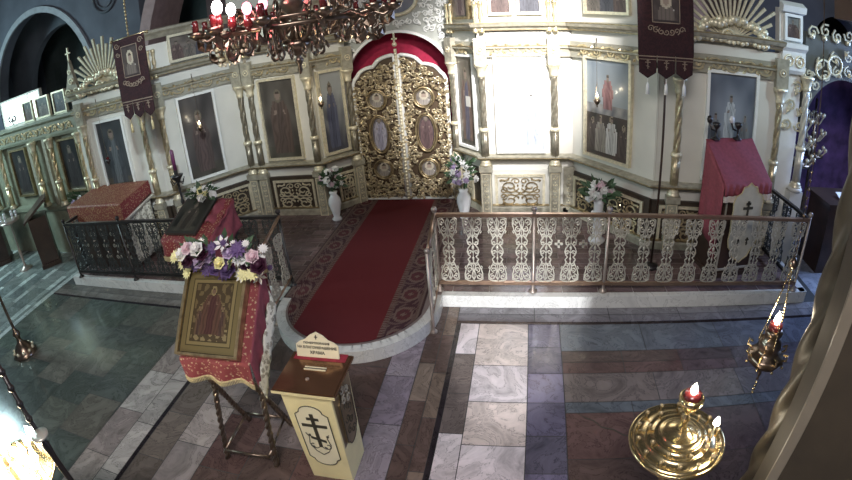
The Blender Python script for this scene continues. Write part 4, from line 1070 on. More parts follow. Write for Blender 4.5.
for i in range(4): m.tube(spiral((-1)**i*.04, .14+.05*i, .04, i, 1.2, -.012, 9), .006, 4)
m.build('ornament', silver, cart2)
SG = MB(); SG.prism([(-.165, .0), (.165, .0), (.165, .10), (.13, .125), (.09, .14), (.05, .175), (0, .20), (-.05, .175), (-.09, .14), (-.13, .125), (-.165, .10)], -.006, .006)
sg = SG.build('donation_sign', signw, DB); sg.location = (-.015, .165, 1.0); sg.rotation_euler = (radians(-14), 0, radians(0))
def text(s, parent, size, loc, mat, rot=(pi/2, 0, 0), name='lettering'):
    c = bpy.data.curves.new(name, 'FONT'); c.body = s; c.size = size; c.align_x = 'CENTER'; c.extrude = .001; c.offset = .0006
    tmp = bpy.data.objects.new('tmp', c); COL.objects.link(tmp); bpy.context.view_layer.update()
    me = bpy.data.meshes.new_from_object(tmp.evaluated_get(bpy.context.evaluated_depsgraph_get())); bpy.data.objects.remove(tmp)
    me.materials.clear(); me.materials.append(mat); o = bpy.data.objects.new(name, me); COL.objects.link(o); o.parent = parent; o.location = loc; o.rotation_euler = rot; return o
text('НА БЛАГОУКРАШЕНИЕ', sg, .027, (0, -.008, .072), engr); text('ХРАМА', sg, .032, (0, -.008, .030), engr); text('ПОЖЕРТВОВАНИЯ', sg, .022, (0, -.008, .108), engr)
m = MB(); m.box(-.003, .003, -.009, -.006, .145, .18); m.box(-.012, .012, -.009, -.006, .16, .166); m.build('cross_mark', engr, sg)
m = MB(); m.box(-.2, .2, .13, .22, 1.0, 1.004); m.build('felt_strip', redcloth, lid)

# ------------------------------------------------------------ right lectern with red cover
LX, LY = 2.67, 5.58; LA = radians(11)
LE = thing('lectern', 'tall lectern behind the right railing', 'lectern', (LX, LY, ZP), LA); LE['label'] = 'tall dark wooden lectern behind the right railing under a red cover'
m = MB(); m.box(-.33, .33, -.30, .30, 0, .06); m.box(-.31, .31, -.28, .28, .06, 1.14); m.add([(-.33, -.31, 1.12), (.33, -.31, 1.12), (.33, .22, 1.02), (-.33, .22, 1.02), (-.33, -.31, 1.17), (.33, -.31, 1.17), (.33, .16, 1.56), (-.33, .16, 1.56)], [(3, 2, 1, 0), (4, 5, 6, 7), (0, 1, 5, 4), (1, 2, 6, 5), (2, 3, 7, 6), (3, 0, 4, 7)]); m.build('body', darkwood, LE)
CV = MB()
def cov(u, v):
    x = -.37+.74*u
    if v < .1: s = v/.1; return (x, -.355-.01*sin(u*50), 1.10+.12*s)
    s = (v-.1)/.9; return (x, -.345+.53*s, 1.225+.41*s+.008*sin(u*9+s*4))
CV.grid(cov, 50, 30); cv = CV.build('lectern_cover', rosecloth); cv.location = (LX, LY, ZP); cv.rotation_euler = (0, 0, LA); tag(cv, 'crimson cloth cover over the top of the right lectern', 'cloth'); cv.modifiers.new('t', 'SOLIDIFY').thickness = .01
m = MB()
for i in range(46): q_ = cov(i/45, 0); m.tube([q_, (q_[0], q_[1]-.006, q_[2]-.07)], [.012, .009], 4)
m.build('fringe', solid('pale_fringe', (.62, .55, .50), .7), cv)
m = MB(); m.grid(lambda u, v: (-.375-.02*sin(u*13)*v, -.33+.50*u, 1.22+.39*u-(.95*v)), 20, 14); sd = m.build('side_drop', rosecloth, cv); sd.modifiers.new('t', 'SOLIDIFY').thickness = .01
BN = MB(); bo = [(0, .60), (.05, .56), (.10, .55), (.13, .48), (.21, .44), (.235, .36), (.225, .26), (.235, .18), (.225, .02), (.235, -.1), (.21, -.2), (.16, -.25), (.12, -.34), (.05, -.38), (0, -.42)]
bo = bo+[(-x, z) for x, z in reversed(bo[1:-1])]
BN.prism(bo, -.012, 0); bn = BN.build('frontal_cloth', solid('frontal_cream', (.50, .48, .40), .8)); bn.location = (LX+.372*sin(LA), LY-.372*cos(LA), ZP+.66); bn.rotation_euler = (0, 0, LA); tag(bn, 'pale shaped cloth with dark cross hanging on the right lectern front', 'cloth')
m = MB(); ortho(m, -.018, -.012, 0, .24, .28, .034); m.build('cross', engr, bn)
m = MB()
for x in (-.07, .07): m = MB(); ortho(m, -.018, -.012, x, -.14, .10, .018); m.build('small_cross', engr, bn)
m = MB(); m.tube([(x*1.0, -.012, z) for x, z in bo]+[(bo[0][0], -.012, bo[0][1])], .008, 4); m.build('braid', fringe_m, bn)
m = MB()
for q_ in ((-.28, .28, 1.03, 1.055), (-.28, .28, .10, .125), (-.28, -.26, .125, 1.03), (.26, .28, .125, 1.03)): m.box(q_[0], q_[1], -.295, -.28, q_[2], q_[3])
m.build('front_moulding', silver, LE)
for i, dx in enumerate((-.24, .10)):
    t = thing('candle_holder', ('black candle holder at the left back corner of the red lectern', 'black candle holder with pale bowl on the red lectern, right of its twin')[i], 'candle holder', (LX+dx*cos(LA)-.16*sin(LA), LY+.16*cos(LA)+dx*sin(LA), ZP+1.63))
    m = MB(); m.lathe([(.06, 0), (.06, .015), (.015, .03), (.012, .12), (.045, .16), (.055, .2), (.03, .21)], 10); m.tube([(-.0, 0, .1), (-.07, 0, .12), (-.1, 0, .2)], .012, 5); m.build('stem', iron, t)
    m = MB(); m.ball((-.1, 0, .24), (.04, .04, .05), 8); m.build('bowl', iron if i == 0 else porcelain, t)

# ------------------------------------------------------------ brocade covered table on the left
TX, TY = -6.37, 5.62
TB = thing('memorial_table', 'long table with lace sides standing on the left platform', 'table', (TX, TY, ZP))
m = MB(); m.box(-.64, .64, -.36, .36, .0, 1.06); m.build('cabinet', darkwood, TB)
m = MB()
for i in range(5):
    x = -.52+.26*i; scroll_panel(m, x-.10, x+.10, .1, .7, -.37, .01)
m.build('scrollwork', silver, TB)
def tcov(u, v):   # table cover: front hang, top sloping up to the back, back hang
    x = -.70+1.40*u
    if v < .3: s = v/.3; return (x, -.42, .80+.31*s)
    if v < .8: s = (v-.3)/.5; return (x*(1-.08*s), -.42+.84*s, 1.11+.07*s)
    s = (v-.8)/.2; return (x*.92, .42, 1.18-.3*s)
m = MB(); m.grid(tcov, 40, 30); 
tc = m.build('table_cover', brocade_gold); tc.location = (TX, TY, ZP); tag(tc, 'red and gold brocade cover over the long left table', 'cloth'); tc.modifiers.new('t', 'SOLIDIFY').thickness = .01
for sx in (-1, 1):
    m = MB(); m.add([tcov(0 if sx < 0 else 1, .3), tcov(0 if sx < 0 else 1, .8), (tcov(0 if sx < 0 else 1, .8)[0], .42, .98), (tcov(0 if sx < 0 else 1, .3)[0], -.42, .84)], [(0, 1, 2, 3)])
    s_ = m.build('end_drop', brocade, tc); s_.modifiers.new('t', 'SOLIDIFY').thickness = .012
m = MB(); m.grid(lambda u, v: (.66+.012*sin(u*30), -.34+.68*u, .06+.80*v), 30, 10); ec = m.build('end_cloth', lace, TB); ec.modifiers.new('t', 'SOLIDIFY').thickness = .01
m = MB()
for i in range(30): u = i/29; m.ball((.71-.06*u, -.42+.84*u, .82+.1*u), (.02, .025, .035), 5)
m.build('lace_edge', silver, tc)
t = thing('greenery', 'green wreath with pale blossoms left of the brocade table', 'flowers', (-7.75, 6.15, .95+.0))
q = random.Random(5); leaves(t, (0, 0, .12), 70, (.36, .18, .16), .13, q)
for i in range(7): flower(t, (q.uniform(-.3, .35), -.15, .08+q.uniform(0, .18)), .06, petal_l if i % 2 else petal_w, (0, -1, .5), kind='rose')
t = thing('flower_table', 'small dark table carrying the green wreath', 'table', (-7.75, 6.15-.1, 0)); m = MB(); m.box(-.3, .3, -.15, .15, .9, .95); m.build('table_top', darkwood, t)
for sx in (-1, 1):
    for sy in (-1, 1): m = MB(); m.lathe([(.025, 0), (.03, .5), (.025, .9)], 8, sx*.26, sy*.11); m.build('leg', darkwood, t)

# ------------------------------------------------------------ middle lectern with red cover and book icon
QX, QY = -3.58, 4.17
LM = thing('lectern', 'low slanted lectern in red cloth behind the violet bouquet', 'lectern', (QX, QY+.25, 0), radians(-2))
for sx in (-1, 1):
    for y0, y1 in ((-.24, .2), (.24, -.2)):
        m = MB(); m.tube([(sx*.27, y0, 0), (sx*.27, y1*.9, 1.2)], .018, 6); m.build('leg', oldbrass, LM)
def msl(x, t, o=0.): return (x, -.31+.62*t-.34*o, 1.18+.23*t+.94*o)
def msbox(m, x0, x1, t0, t1, o0, o1, col=None):
    vs = [msl(x, t, o) for o in (o0, o1) for t in (t0, t1) for x in (x0, x1)]
    m.add(vs, [(0, 2, 3, 1), (4, 5, 7, 6), (0, 1, 5, 4), (2, 6, 7, 3), (0, 4, 6, 2), (1, 3, 7, 5)], col=col)
m = MB(); msbox(m, -.33, .33, 0, 1, 0, .03); m.build('top_board', darkwood, LM)
def put(o): o.location = (QX, QY+.25, 0); o.rotation_euler = (0, 0, radians(-2)); return o
m = MB()
def mc(u, v):
    x = -.36+.72*u
    if v < .28: s = v/.28; p_ = msl(x, -.02, .04); return (x+.02*sin(v*10), p_[1]-.012*sin(u*18)-.012, p_[2]-.20*(1-s))
    return msl(x, -.02+1.04*(v-.28)/.72, .04)
m.grid(mc, 36, 26); o = put(m.build('lectern_cloth', brocade)); tag(o, 'red brocade cloth with pale trim on the low left lectern', 'cloth'); o.modifiers.new('t', 'SOLIDIFY').thickness = .01
m = MB()
for i in range(40): q_ = mc(i/39, 0); m.tube([q_, (q_[0], q_[1], q_[2]-.06)], [.010, .007], 4)
m.build('fringe', fringe_m, o)
m = MB(); m.grid(lambda u, v: (.36+.05*v+.02*sin(u*9+v*4), msl(0, u)[1], msl(0, u, .045)[2]-.34*v), 20, 12); sd = m.build('side_drop', rosecloth, o); sd.modifiers.new('t', 'SOLIDIFY').thickness = .008
m = MB(); m.grid(lambda u, v: (.17+.22*v, msl(0, .35+.6*u)[1], msl(0, .35+.6*u, .055)[2]+.03*sin(v*6)+.015*sin(u*12)), 14, 12); sd = m.build('folded_corner', rosecloth, o); sd.modifiers.new('t', 'SOLIDIFY').thickness = .012
m = MB(); msbox(m, -.30, .16, .08, .98, .055, .085, col=(.05, .045, .035))
m.grid(lambda u, v: msl(-.26+.38*u, .14+.78*v, .087), 24, 30, saint((.045, .042, .03), (.07, .055, .035), (.04, .03, .02), 2, asp=.8), False)
o = put(m.build('flat_icon', paint)); tag(o, 'dark flat icon lying on the red cloth of the low lectern', 'icon')
t = thing('bouquet', 'white chrysanthemum bunch at the back edge of the low lectern', 'flowers', (QX-.02, QY+.52, 1.52)); q = random.Random(9)
bouquet(t, (0, 0, .02), (.19, .09, .08), 20, [petal_w, petal_w, petal_w, petal_y], q, (.045, .062), ('rose', 'daisy'))
# floor candle with purple candle
t = thing('candlestick', 'dark floor candlestick holding a tall purple candle by the left bay', 'candlestick', (-4.93, 5.85, ZP))
m = MB(); m.lathe([(.14, 0), (.14, .02), (.05, .06), (.022, .1), (.03, .3), (.018, .34), (.018, .8), (.035, .86), (.018, .9), (.02, 1.14), (.05, 1.2), (.10, 1.26), (.11, 1.28), (.03, 1.28), (.035, 1.36)], 12); m.build('stem', iron, t)
m = MB(); m.lathe([(.03, 1.36), (.03, 1.66), (.006, 1.68)], 10); m.build('candle', purple_m, t)
m = MB()
for i in range(6): a = 2*pi*i/6; m.tube([(.02*cos(a), .02*sin(a), 1.18), (.09*cos(a), .09*sin(a), 1.14), (.12*cos(a), .12*sin(a), 1.22)], .008, 4)
m.build('scrolls', iron, t)

# ------------------------------------------------------------ far left lecterns
def side_lectern(x, y, rz, label, cmat, topmat):
    t = thing('lectern', label, 'lectern', (x, y, 0), rz)
    m = MB(); m.box(-.30, .30, -.22, .22, 0, .08); m.box(-.26, .26, -.2, .2, .08, 1.0); m.build('body', darkwood, t)
    m = MB(); m.box(-.10, .10, -.215, -.2, .05, 1.0)
    m.build('runner', cmat, t)
    m = MB(); m.add([(-.33, -.30, .96), (.33, -.30, .96), (.33, .30, 1.28), (-.33, .30, 1.28), (-.33, -.30, 1.0), (.33, -.30, 1.0), (.33, .30, 1.34), (-.33, .30, 1.34)], [(3, 2, 1, 0), (4, 5, 6, 7), (0, 1, 5, 4), (1, 2, 6, 5), (2, 3, 7, 6), (3, 0, 4, 7)]); m.build('slanted_top', topmat, t)
    return t
side_lectern(-8.75, 5.6, radians(-38), 'slanted dark lectern with pale runner near the side chapel screen', lace, darkwood)
side_lectern(-10.7, 5.5, radians(-38), 'dark lectern at the left edge of the picture', darkwood, darkwood)
t = thing('candle_stand', 'silvery multi cup candle stand beside the far left lectern', 'candlestick', (-9.35, 5.25, 0))
m = MB(); m.lathe([(.16, 0), (.16, .02), (.06, .06), (.025, .12), (.04, .4), (.02, .45), (.02, .95), (.08, 1.0), (.24, 1.03), (.25, 1.07), (.05, 1.06)], 16); m.build('stem', steel, t)
for i in range(6): a = 2*pi*i/6; m = MB(); m.lathe([(.02, 1.06), (.03, 1.12), (.02, 1.14)], 8, .18*cos(a), .18*sin(a)); m.ball((.18*cos(a), .18*sin(a), 1.18), .04, 8); m.build('cup', porcelain, t)

# ------------------------------------------------------------ banners
def banner(x, y, ztop, w_, h, label, seed, rz=0., hang=False):
    t = thing('church_banner', label, 'banner', (x, y, ZP), rz); zt = ztop-ZP
    if hang:
        m = MB(); m.tube([(0, .02, zt), (0, .02, 7.6-ZP)], .008, 5)
        for j in range(24): m.ball((0, .02, zt+.05+.05*j), (.018, .018, .024), 6)
        m.build('chain', darkgold, t)
    else:
        m = MB(); m.tube([(0, .04, 0), (0, .04, zt+.35)], .014, 8); m.build('pole', darkwood, t)
        m = MB(); m.lathe([(.10, 0), (.10, .03), (.03, .06)], 12, 0, .04); m.build('base', iron, t)
    m = MB(); m.tube([(-w_/2-.03, .02, zt), (w_/2+.03, .02, zt)], .016, 6); m.ball((-w_/2-.04, .02, zt), .026, 6); m.ball((w_/2+.04, .02, zt), .026, 6); m.build('crossbar', darkgold, t)
    zb = zt-h; P = [(-w_/2, zt), (w_/2, zt), (w_/2, zb)]
    tw = w_/3
    for k in (2, 1, 0):
        c = -w_/2+tw*(k+.5); dp = .30
        P += [(c+tw/2-.004, zb), (c+tw/2-.01, zb-dp*.72), (c, zb-dp), (c-tw/2+.01, zb-dp*.72), (c-tw/2+.004, zb)]
    P += [(-w_/2, zb)]
    m = MB()
    m.prism([(-w_/2, zt), (w_/2, zt), (w_/2, zb), (-w_/2, zb)], -.006, .006)
    for k in range(3):
        c = -w_/2+tw*(k+.5); dp = .26; m.prism([(c-tw/2+.006, zb), (c+tw/2-.006, zb), (c+tw/2-.01, zb-dp*.75), (c, zb-dp), (c-tw/2+.01, zb-dp*.75)], -.006, .006)
    cl = m.build('cloth', banner_m, t)
    m = MB(); fn = bust2((.09, .06, .05), (.16, .12, .09)); m.box(-w_*.24, w_*.24, -.01, -.006, zt-.52, zt-.12, col=(.05, .03, .03)); m.grid(lambda u, v: (-w_*.22+w_*.44*u, -.011, zt-.50+.36*v), 18, 20, fn, False); m.build('painted_icon', paint, t)
    em = MB(); yy = -.012
    for q in ((-w_*.25, w_*.25, zt-.535, zt-.525), (-w_*.25, w_*.25, zt-.115, zt-.105), (-w_*.25, -w_*.235, zt-.535, zt-.105), (w_*.235, w_*.25, zt-.535, zt-.105), (-w_/2, w_/2, zb-.02, zb-.008), (-w_/2, w_/2, zb-.052, zb-.046)): em.box(q[0], q[1], -.012, -.006, q[2], q[3])
    for sx in (-1, 1):
        for zz, r_ in ((zt-.08, .05), (zt-.2, .04)): em.tube(spiral(sx*w_*.37, zz, r_, 0, 1.3, yy, 10, sx), .006, 4)
    for i in range(7): em.tube(spiral(-w_*.28+w_*.56*i/6, zt-.60-.035*sin(pi*i/6), .04, i, 1.2, yy, 8), .007, 4)
    for k in range(3): c = -w_/2+tw*(k+.5); ortho(em, -.012, -.006, c, zb-.10, .11, .01)
    em.build('embroidery', solid('embroidery_thread', (.26, .20, .15), .7), cl)
    for k in range(3):
        c = -w_/2+tw*(k+.5); m = MB(); m.tube([(c, 0, zb-.26), (c, 0, zb-.31)], .005, 4); m.lathe([(.022, zb-.44), (.018, zb-.34), (.008, zb-.31)], 8, c, 0); m.build('tassel', petal_w if seed else fringe_m, t)
    return t
banner(1.66, 5.5, 3.66, .66, .90, 'dark red velvet church banner hanging in front of right bays', 1, radians(0))
banner(-4.72, 5.1, 3.60, .56, .84, 'dark red velvet church banner hanging before the left bays', 0, radians(4), True)
t = bpy.data.objects
# ------------------------------------------------------------ right chapel contents
for i, (x, y, lb) in enumerate(((4.35, 6.7, 'ornate brass candle stand inside the right chapel doorway'), (5.0, 7.3, 'second ornate brass candle stand further right inside the right chapel'))):
    t = thing('candle_stand', lb, 'candlestick', (x, y, 0)); m = MB()
    m.lathe([(.16, 0), (.16, .03), (.06, .08), (.03, .2), (.05, .5), (.025, .55), (.03, 1.1), (.06, 1.2), (.22, 1.24), (.23, 1.28), (.06, 1.3), (.03, 1.5), (.05, 1.6), (.02, 1.66), (.02, 2.2)], 14); m.build('stem', oldbrass, t)
    m = MB()
    for k in range(3):
        for j in range(8):
            a = 2*pi*j/8+k; R_ = .26-.05*k; z_ = 1.35+.28*k; m.tube([(0, 0, z_-.1), (R_*.6*cos(a), R_*.6*sin(a), z_-.12), (R_*cos(a), R_*sin(a), z_)], .012, 4); m.ball((R_*cos(a), R_*sin(a), z_+.03), .04, 6)
    m.build('branches', palegold, t)
t = thing('side_table', 'dark brown covered table behind the right end of the railing', 'table', (4.75, 5.9, 0)); m = MB(); m.box(-.4, .4, -.3, .3, 0, 1.0); m.build('body', darkwood, t)
m = MB(); m.box(-.45, .45, -.35, .35, 1.0, 1.05); m.build('table_top', darkwood, t)
m = MB(); m.add([(-.13, -.09, 0), (.13, -.09, 0), (.13, .09, .06), (-.13, .09, .06), (-.13, -.09, .01), (.13, -.09, .01), (.13, .09, .07), (-.13, .09, .07)], [(3, 2, 1, 0), (4, 5, 6, 7), (0, 1, 5, 4), (1, 2, 6, 5), (2, 3, 7, 6), (3, 0, 4, 7)]); o = m.build('paper_sheet', petal_w); o.location = (4.75, 5.8, 1.05); tag(o, 'white paper sheet lying on the dark table at the right', 'paper')

# ------------------------------------------------------------ big candle stand, lower right
KX, KY, KZ = .985, 1.98, 1.0
K = thing('candle_stand', 'round polished brass candle stand in the lower right foreground', 'candlestick', (KX, KY, 0))
m = MB(); m.lathe([(.20, 0), (.20, .03), (.08, .07), (.035, .12), (.05, .4), (.03, .46), (.03, .8), (.06, .86), (.10, .9)], 20); m.build('pedestal', brass, K)
m = MB(); m.lathe([(.05, .86), (.22, .88), (.295, .915), (.31, .94), (.312, .955), (.300, .962), (.293, .952), (.283, .955), (.277, .968), (.268, .962), (.215, .972), (.208, .985), (.199, .980), (.165, .992), (.158, 1.003), (.150, .998), (.118, 1.012), (.112, 1.022), (.10, 1.02), (.06, 1.045), (.03, 1.06)], 64); m.build('dish', brass, K)
m = MB(); m.lathe([(.05, 1.02), (.03, 1.05), (.02, 1.1), (.035, 1.14), (.018, 1.17), (.02, 1.2), (.055, 1.23), (.075, 1.27), (.078, 1.30), (.06, 1.31), (.05, 1.29)], 24); m.build('lamp_column', brass, K)
m = MB(); m.lathe([(.045, 1.25), (.055, 1.30), (.05, 1.33)], 16); m.build('glass_cup', redglass, K)
m = MB(); m.lathe([(.006, 1.325), (.022, 1.345), (.017, 1.37), (.002, 1.40)], 10); m.build('flame', flame_m, K)
point('candle_lamp_light', (KX, KY, 1.39), 3.0, (1., .85, .6), .02)
cup = None
for R_, n in ((.262, 14), (.195, 9)):
    for i in range(n):
        a = 2*pi*i/n+R_*7
        if cup is None: m = MB(); m.lathe([(.006, 0), (.006, .025), (.013, .03), (.015, .045), (.010, .045), (.009, .034)], 8); cup = m.build('candle_cup', darkgold, K); cup.location = (R_*cos(a), R_*sin(a), .958)
        else: c = cup.copy(); COL.objects.link(c); c.parent = K; c.location = (R_*cos(a), R_*sin(a), .958 if R_ > .2 else .972)
ca = None
for ang, R_, h in ((-.25, .20, .10),):
    t = thing('candle', 'short lit candle burning on the round brass stand', 'candle', (KX+R_*cos(ang), KY+R_*sin(ang), 1.0)); m = MB(); m.lathe([(.006, 0), (.006, h), (.003, h+.003)], 8); m.build('wax', candle_m, t)
    m = MB(); m.lathe([(.005, h), (.021, h+.018), (.016, h+.045), (.002, h+.075)], 10); m.build('flame', flame_m, t)
    point('candle_light', (KX+R_*cos(ang), KY+R_*sin(ang), 1.0+h+.07), 2.2, (1., .85, .6), .02)

# ------------------------------------------------------------ hanging lamp
HX, HY, HZ = 1.625, 2.335, 1.27
Lp = thing('hanging_lamp', 'ornate brass hanging votive lamp with a lit flame on chains', 'lamp', (HX, HY, HZ))
m = MB(); m.lathe([(.004, -.20), (.012, -.19), (.006, -.17), (.018, -.14), (.01, -.12), (.03, -.10), (.07, -.075), (.115, -.04), (.135, .0), (.12, .02), (.085, .035), (.07, .06), (.085, .09), (.075, .13), (.05, .15), (.06, .17), (.065, .20), (.05, .21)], 22, 0, 0, 8, .05); m.build('bowl', oldbrass, Lp)
m = MB(); m.lathe([(.04, .19), (.05, .22), (.045, .25)], 14); m.build('glass_cup', redglass, Lp)
m = MB(); m.lathe([(.006, .245), (.024, .265), (.018, .30), (.002, .335)], 10); m.build('flame', flame_m, Lp)
point('hanging_lamp_light', (HX, HY, HZ+.33), 2.5, (1., .8, .55), .02)
for i in range(8):
    m = MB(); a = 2*pi*i/8; m.tube([(.10*cos(a), .10*sin(a), .01), (.15*cos(a), .15*sin(a), .03), (.15*cos(a), .15*sin(a), .07), (.12*cos(a), .12*sin(a), .06)], .008, 4); m.ball((.14*cos(a), .14*sin(a), -.03), .012, 5); m.build('scroll', brass, Lp)
for i in range(3):
    a = 2*pi*i/3+.4; m = MB(); n = 24
    for j in range(n): f = (j+.5)/n; m.ball((.085*(1-f)*cos(a), .085*(1-f)*sin(a), .10+.55*f), .0065, 5)
    m.tube([(.085*cos(a), .085*sin(a), .10), (0, 0, .65)], .003, 4); m.build('chain', brass, Lp)
m = MB(); m.lathe([(.03, .64), (.035, .66), (.01, .70)], 10)
for j in range(14): m.ball((0, 0, .71+.05*j), .010, 5)
m.tube([(0, 0, .7), (0, 0, 6.33)], .0028, 4); m.build('chain_upper', oldbrass, Lp)
for i in range(4): m = MB(); m.ball((0, 0, -.22-.03*i), .012, 6); m.build('bead', brass, Lp)

# ------------------------------------------------------------ small votive lamps in front of the icons
vl = None
for (x, y, z), lb in (((-4.742, 6.449, 2.008), 'small lit votive lamp hanging before the dark saint icon of the slanted left bay'), ((-2.935, 7.145, 2.046), 'small lit votive lamp hanging before the glazed icon left of the doors'), ((1.043, 6.653, 2.033), 'small lit votive lamp hanging before the icon with red robed figure in sky'), ((-6.285, 5.759, 1.829), 'small dark votive lamp hanging before the blackish icon behind the brocade table')):
    t = thing('votive_lamp', lb, 'lamp', (x, y, z)); lit = 'lit' in lb
    m = MB(); m.lathe([(.003, -.10), (.012, -.09), (.006, -.075), (.03, -.05), (.048, -.02), (.05, 0), (.035, .01)], 12); m.build('bowl', oldbrass if lit else iron, t)
    m = MB(); m.lathe([(.022, .0), (.028, .03), (.026, .05)], 10); m.build('glass_cup', redglass if not lit else candle_m, t)
    if lit: m = MB(); m.lathe([(.003, .045), (.011, .058), (.008, .08), (.002, .095)], 8); m.build('flame', flame_m, t)
    for k in range(3): a = 2*pi*k/3; m = MB(); m.tube([(.045*cos(a), .045*sin(a), 0), (0, 0, .25)], .0025, 4); m.build('chain', oldbrass, t)
    d = 2.80-z; o_ = Vector((x, y)).normalized()*.30
    m = MB(); m.tube([(0, 0, .25), (0, 0, d)], .0025, 4); m.tube([(0, 0, d), (o_.x*.5, o_.y*.5, d+.05), (o_.x, o_.y, d)], .008, 5); m.build('bracket', oldbrass, t)
    if lit: point('votive_light', (x-o_.x*.2, y-o_.y*.2, z+.12), .8, (1., .85, .6), .02)

# ------------------------------------------------------------ chandelier
CX, CY, CZ = -1.48, 3.3, 3.19
Cn = thing('chandelier', 'large brass church chandelier with red glowing lamps at the top', 'chandelier', (CX, CY, CZ))
m = MB(); m.lathe([(.004, -.30), (.02, -.27), (.012, -.24), (.03, -.21), (.035, -.19), (.015, -.17), (.05, -.145), (.10, -.11), (.11, -.07), (.08, -.04), (.03, -.01), (.025, .10), (.06, .16), (.13, .22), (.05, .3), (.03, .5), (.08, .6), (.03, .7), (.02, 4.36)], 20, 0, 0, 8, .06); m.build('central_stem', oldbrass, Cn)
arm0 = None; NA = 12
for i in range(NA):
    a = 2*pi*i/NA+.15
    if arm0 is None:
        m = MB(); m.tube([(.06, 0, .05), (.2, 0, -.02), (.36, 0, .0), (.48, 0, .08), (.6, 0, .10), (.72, 0, .06), (.80, 0, .10)], .014, 6)
        m.tube(spiral(.30, .08, .09, pi*1.5, 1.3), .011, 5); m.tube(spiral(.52, .0, .08, pi/2, 1.3, sgn=-1), .011, 5); m.tube(spiral(.68, -.02, .07, pi/2, 1.3), .010, 5); m.tube(spiral(.2, -.1, .06, 0, 1.3), .009, 5); m.tube(spiral(.45, .16, .07, 0, 1.2), .01, 5)
        for q in ((.3, .08), (.52, -.07), (.66, -.09), (.4, .14), (.75, 0)): leaf(m, q[0], q[1], .1, 1.0); leaf(m, q[0], q[1], .08, 2.6)
        m.lathe([(.01, .08), (.06, .10), (.075, .13), (.04, .13)], 12, .80, 0)
        S_ = .86; m.v = [(a_*S_, b_*S_, c_*1.15-.04) for a_, b_, c_ in m.v]; arm0 = m.build('arm', oldbrass, Cn); arm0.rotation_euler = (0, 0, a); arm0.location = (0, 0, .02)
        m = MB(); m.lathe([(.024, .10), (.024, .17), (.018, .19)], 10, .69, 0); cap0 = m.build('socket', redglass, arm0)
    else:
        c = copy_part(arm0, Cn, Matrix.Translation((0, 0, .02)) @ Matrix.Rotation(a, 4, 'Z'))
m = MB(); m.ring((0, 0, .06), .55, .018, 60, 6, 'xy'); m.ring((0, 0, .12), .34, .016, 44, 6, 'xy')
for i in range(40): a = 2*pi*i/40; m.tube([(.55*cos(a), .55*sin(a), .05), (.57*cos(a), .57*sin(a), .0), (.55*cos(a), .55*sin(a), -.03)], .008, 4)
m.build('hoop', oldbrass, Cn)
# the lit lamps on the left side
for i, (x, y, z, s) in enumerate(((-.24, -.60, .25, .035), (-.13, -.62, .215, .03), (-.02, -.62, .20, .03), (.08, -.6, .21, .028))):
    m = MB(); m.ball((x, y, z), (s, s, s*1.4), 10); m.build('lit_bulb', lamp_white if i in (0, 1) else lamp_red, Cn)
    m = MB(); m.lathe([(.012, z-.14), (.03, z-.10), (.022, z-.04)], 8, x, y); m.build('socket', redglass, Cn)
point('chandelier_light', (CX-.12, CY-.75, CZ+.26), 7, (1., .25, .3), .08)
m = MB()
for x, y in ((-.32, -.42), (-.22, -.46), (-.38, -.34)):
    for k in range(14): a = 2*pi*k/14; m.ball((x+.06*cos(a), y+.06*sin(a), -.02-.035*(k % 4)), .015, 6)
    m.tube([(x, y, .1), (x, y, -.12)], .01, 5)
m.build('crystal_drops', palegold, Cn)

# ------------------------------------------------------------ left foreground candle stands
t = thing('candle_stand', 'dark tall brass floor candlestick on the green marble at left', 'candlestick', (-6.42, 2.98, 0))
m = MB(); m.lathe([(.20, 0), (.21, .02), (.17, .05), (.15, .10), (.10, .16), (.05, .20), (.035, .26), (.06, .30), (.065, .34), (.035, .38), (.022, .44), (.022, 1.1), (.04, 1.15), (.022, 1.2), (.022, 1.8), (.06, 1.85), (.20, 1.9), (.22, 1.94), (.05, 1.93)], 20, 0, 0, 10, .05); m.build('stem', oldbrass, t)
m = MB()
for i in range(10): a = 2*pi*i/10; m.ball((.17*cos(a), .17*sin(a), .08), .03, 6)
m.build('ornament', palegold, t)
FX, FY, FZ = -3.05, .80, 1.10
F = thing('candle_stand', 'candle stand crowded with burning candles in the lower left corner', 'candlestick', (FX, FY, 0))
m = MB(); m.lathe([(.2, 0), (.2, .03), (.06, .08), (.03, .2), (.045, .5), (.03, .6), (.03, FZ-.1)], 16); m.build('pedestal', oldbrass, F)
m = MB(); m.lathe([(.04, FZ-.12), (.30, FZ-.06), (.36, FZ-.02), (.37, FZ), (.35, FZ-.01), (.3, FZ-.04), (.05, FZ-.05)], 32); m.build('dish', brass, F)
m = MB(); m.lathe([(.02, FZ-.05), (.02, FZ+.42), (.03, FZ+.45)], 10)
for j in range(9): m.ball((0, 0, FZ+.02+.05*j), .028 if j % 2 else .02, 8)
m.build('centre_stem', oldbrass, F)
q = random.Random(2); first = None
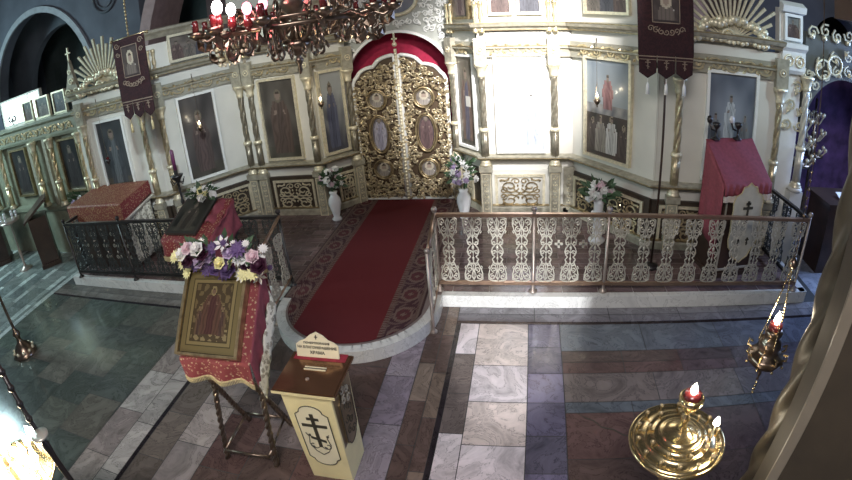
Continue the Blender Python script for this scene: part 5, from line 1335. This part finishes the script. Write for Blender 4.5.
for i in range(44):
    R_ = .05+.28*sqrt(q.random()); a = q.uniform(-pi, pi); x, y = FX+R_*cos(a), FY+R_*sin(a)
    lb = 'thin burning candle in the bright cluster at lower left'
    if first is None:
        first = thing('candle', lb, 'candle', (x, y, FZ-.03), 0, 'burning candles on the lower left stand'); m = MB(); m.lathe([(.008, 0), (.008, .12), (.003, .124)], 8); m.build('wax', candle_m, first)
        m = MB(); m.lathe([(.006, .12), (.026, .145), (.021, .18), (.003, .235)], 8); m.build('flame', flame_m, first)
    else: dup(first, (x, y, FZ-.03+q.uniform(-.0, .0)), q.random()*6)
point('candle_cluster_light', (FX+.05, FY-.05, FZ+.30), 9, (1., .9, .75), .1)
t = thing('candle_stand', 'dark candlestick with small silver tray behind the burning candles', 'candlestick', (-2.43, .93, 0)); t['label'] = 'dark beaded candlestick with a small silver tray rising beside the burning candles'
m = MB(); m.lathe([(.15, 0), (.15, .03), (.05, .08), (.022, .2), (.022, 1.4), (.03, 1.5), (.015, 1.52), (.015, 2.05)], 12)
for j in range(17): m.ball((0, 0, 1.48+.035*j), .016 if j % 3 else .025, 8)
m.build('stem', iron, t)
m = MB(); m.lathe([(.02, 1.60), (.055, 1.61), (.06, 1.625), (.02, 1.615)], 18, .08, -.03); m.build('tray', silver, t)

# ------------------------------------------------------------ near right icon case
A0 = radians(41.6); D0 = 2.35
px, py = D0*sin(A0), D0*cos(A0)
t = thing('icon_case', 'near dark wooden icon case with spiral column at the right edge', 'icon case', (px+.05, py, 0))
o0 = Vector((px+.05, py, 0))
m = MB(); m.m = at(-o0); m.lathe([(.115, .0), (.115, .12), (.085, .16)]+[(.108, .18+3.0*i/90) for i in range(91)]+[(.11, 3.22), (.13, 3.3)], 32, px, py, 4, .13, 4.2); m.build('spiral_column', wood, t)
A1 = radians(43.0); D1 = 1.55
sx_, sy_ = D1*sin(A1), D1*cos(A1)
A2 = radians(44.6); tx, ty = D1*sin(A2), D1*cos(A2)
m = MB(); m.m = at(-o0); m.slab([(sx_, sy_), (tx, ty), (tx+.03, ty+.04), (sx_+.03, sy_+.04)], 0, 3.3); m.build('corner_post', stripwood, t)
m = MB(); m.m = at(-o0); m.slab([(tx, ty-.002), (tx+.5, ty-.46), (tx+.9, ty-.1), (tx+.3, ty+.5)], 0, 3.3); m.build('back_panel', backpanel, t)
m = MB(); m.m = at(-o0); m.box(px-.1, px+1.1, py-.7, py+.25, 3.3, 3.45); m.build('canopy', darkwood, t)
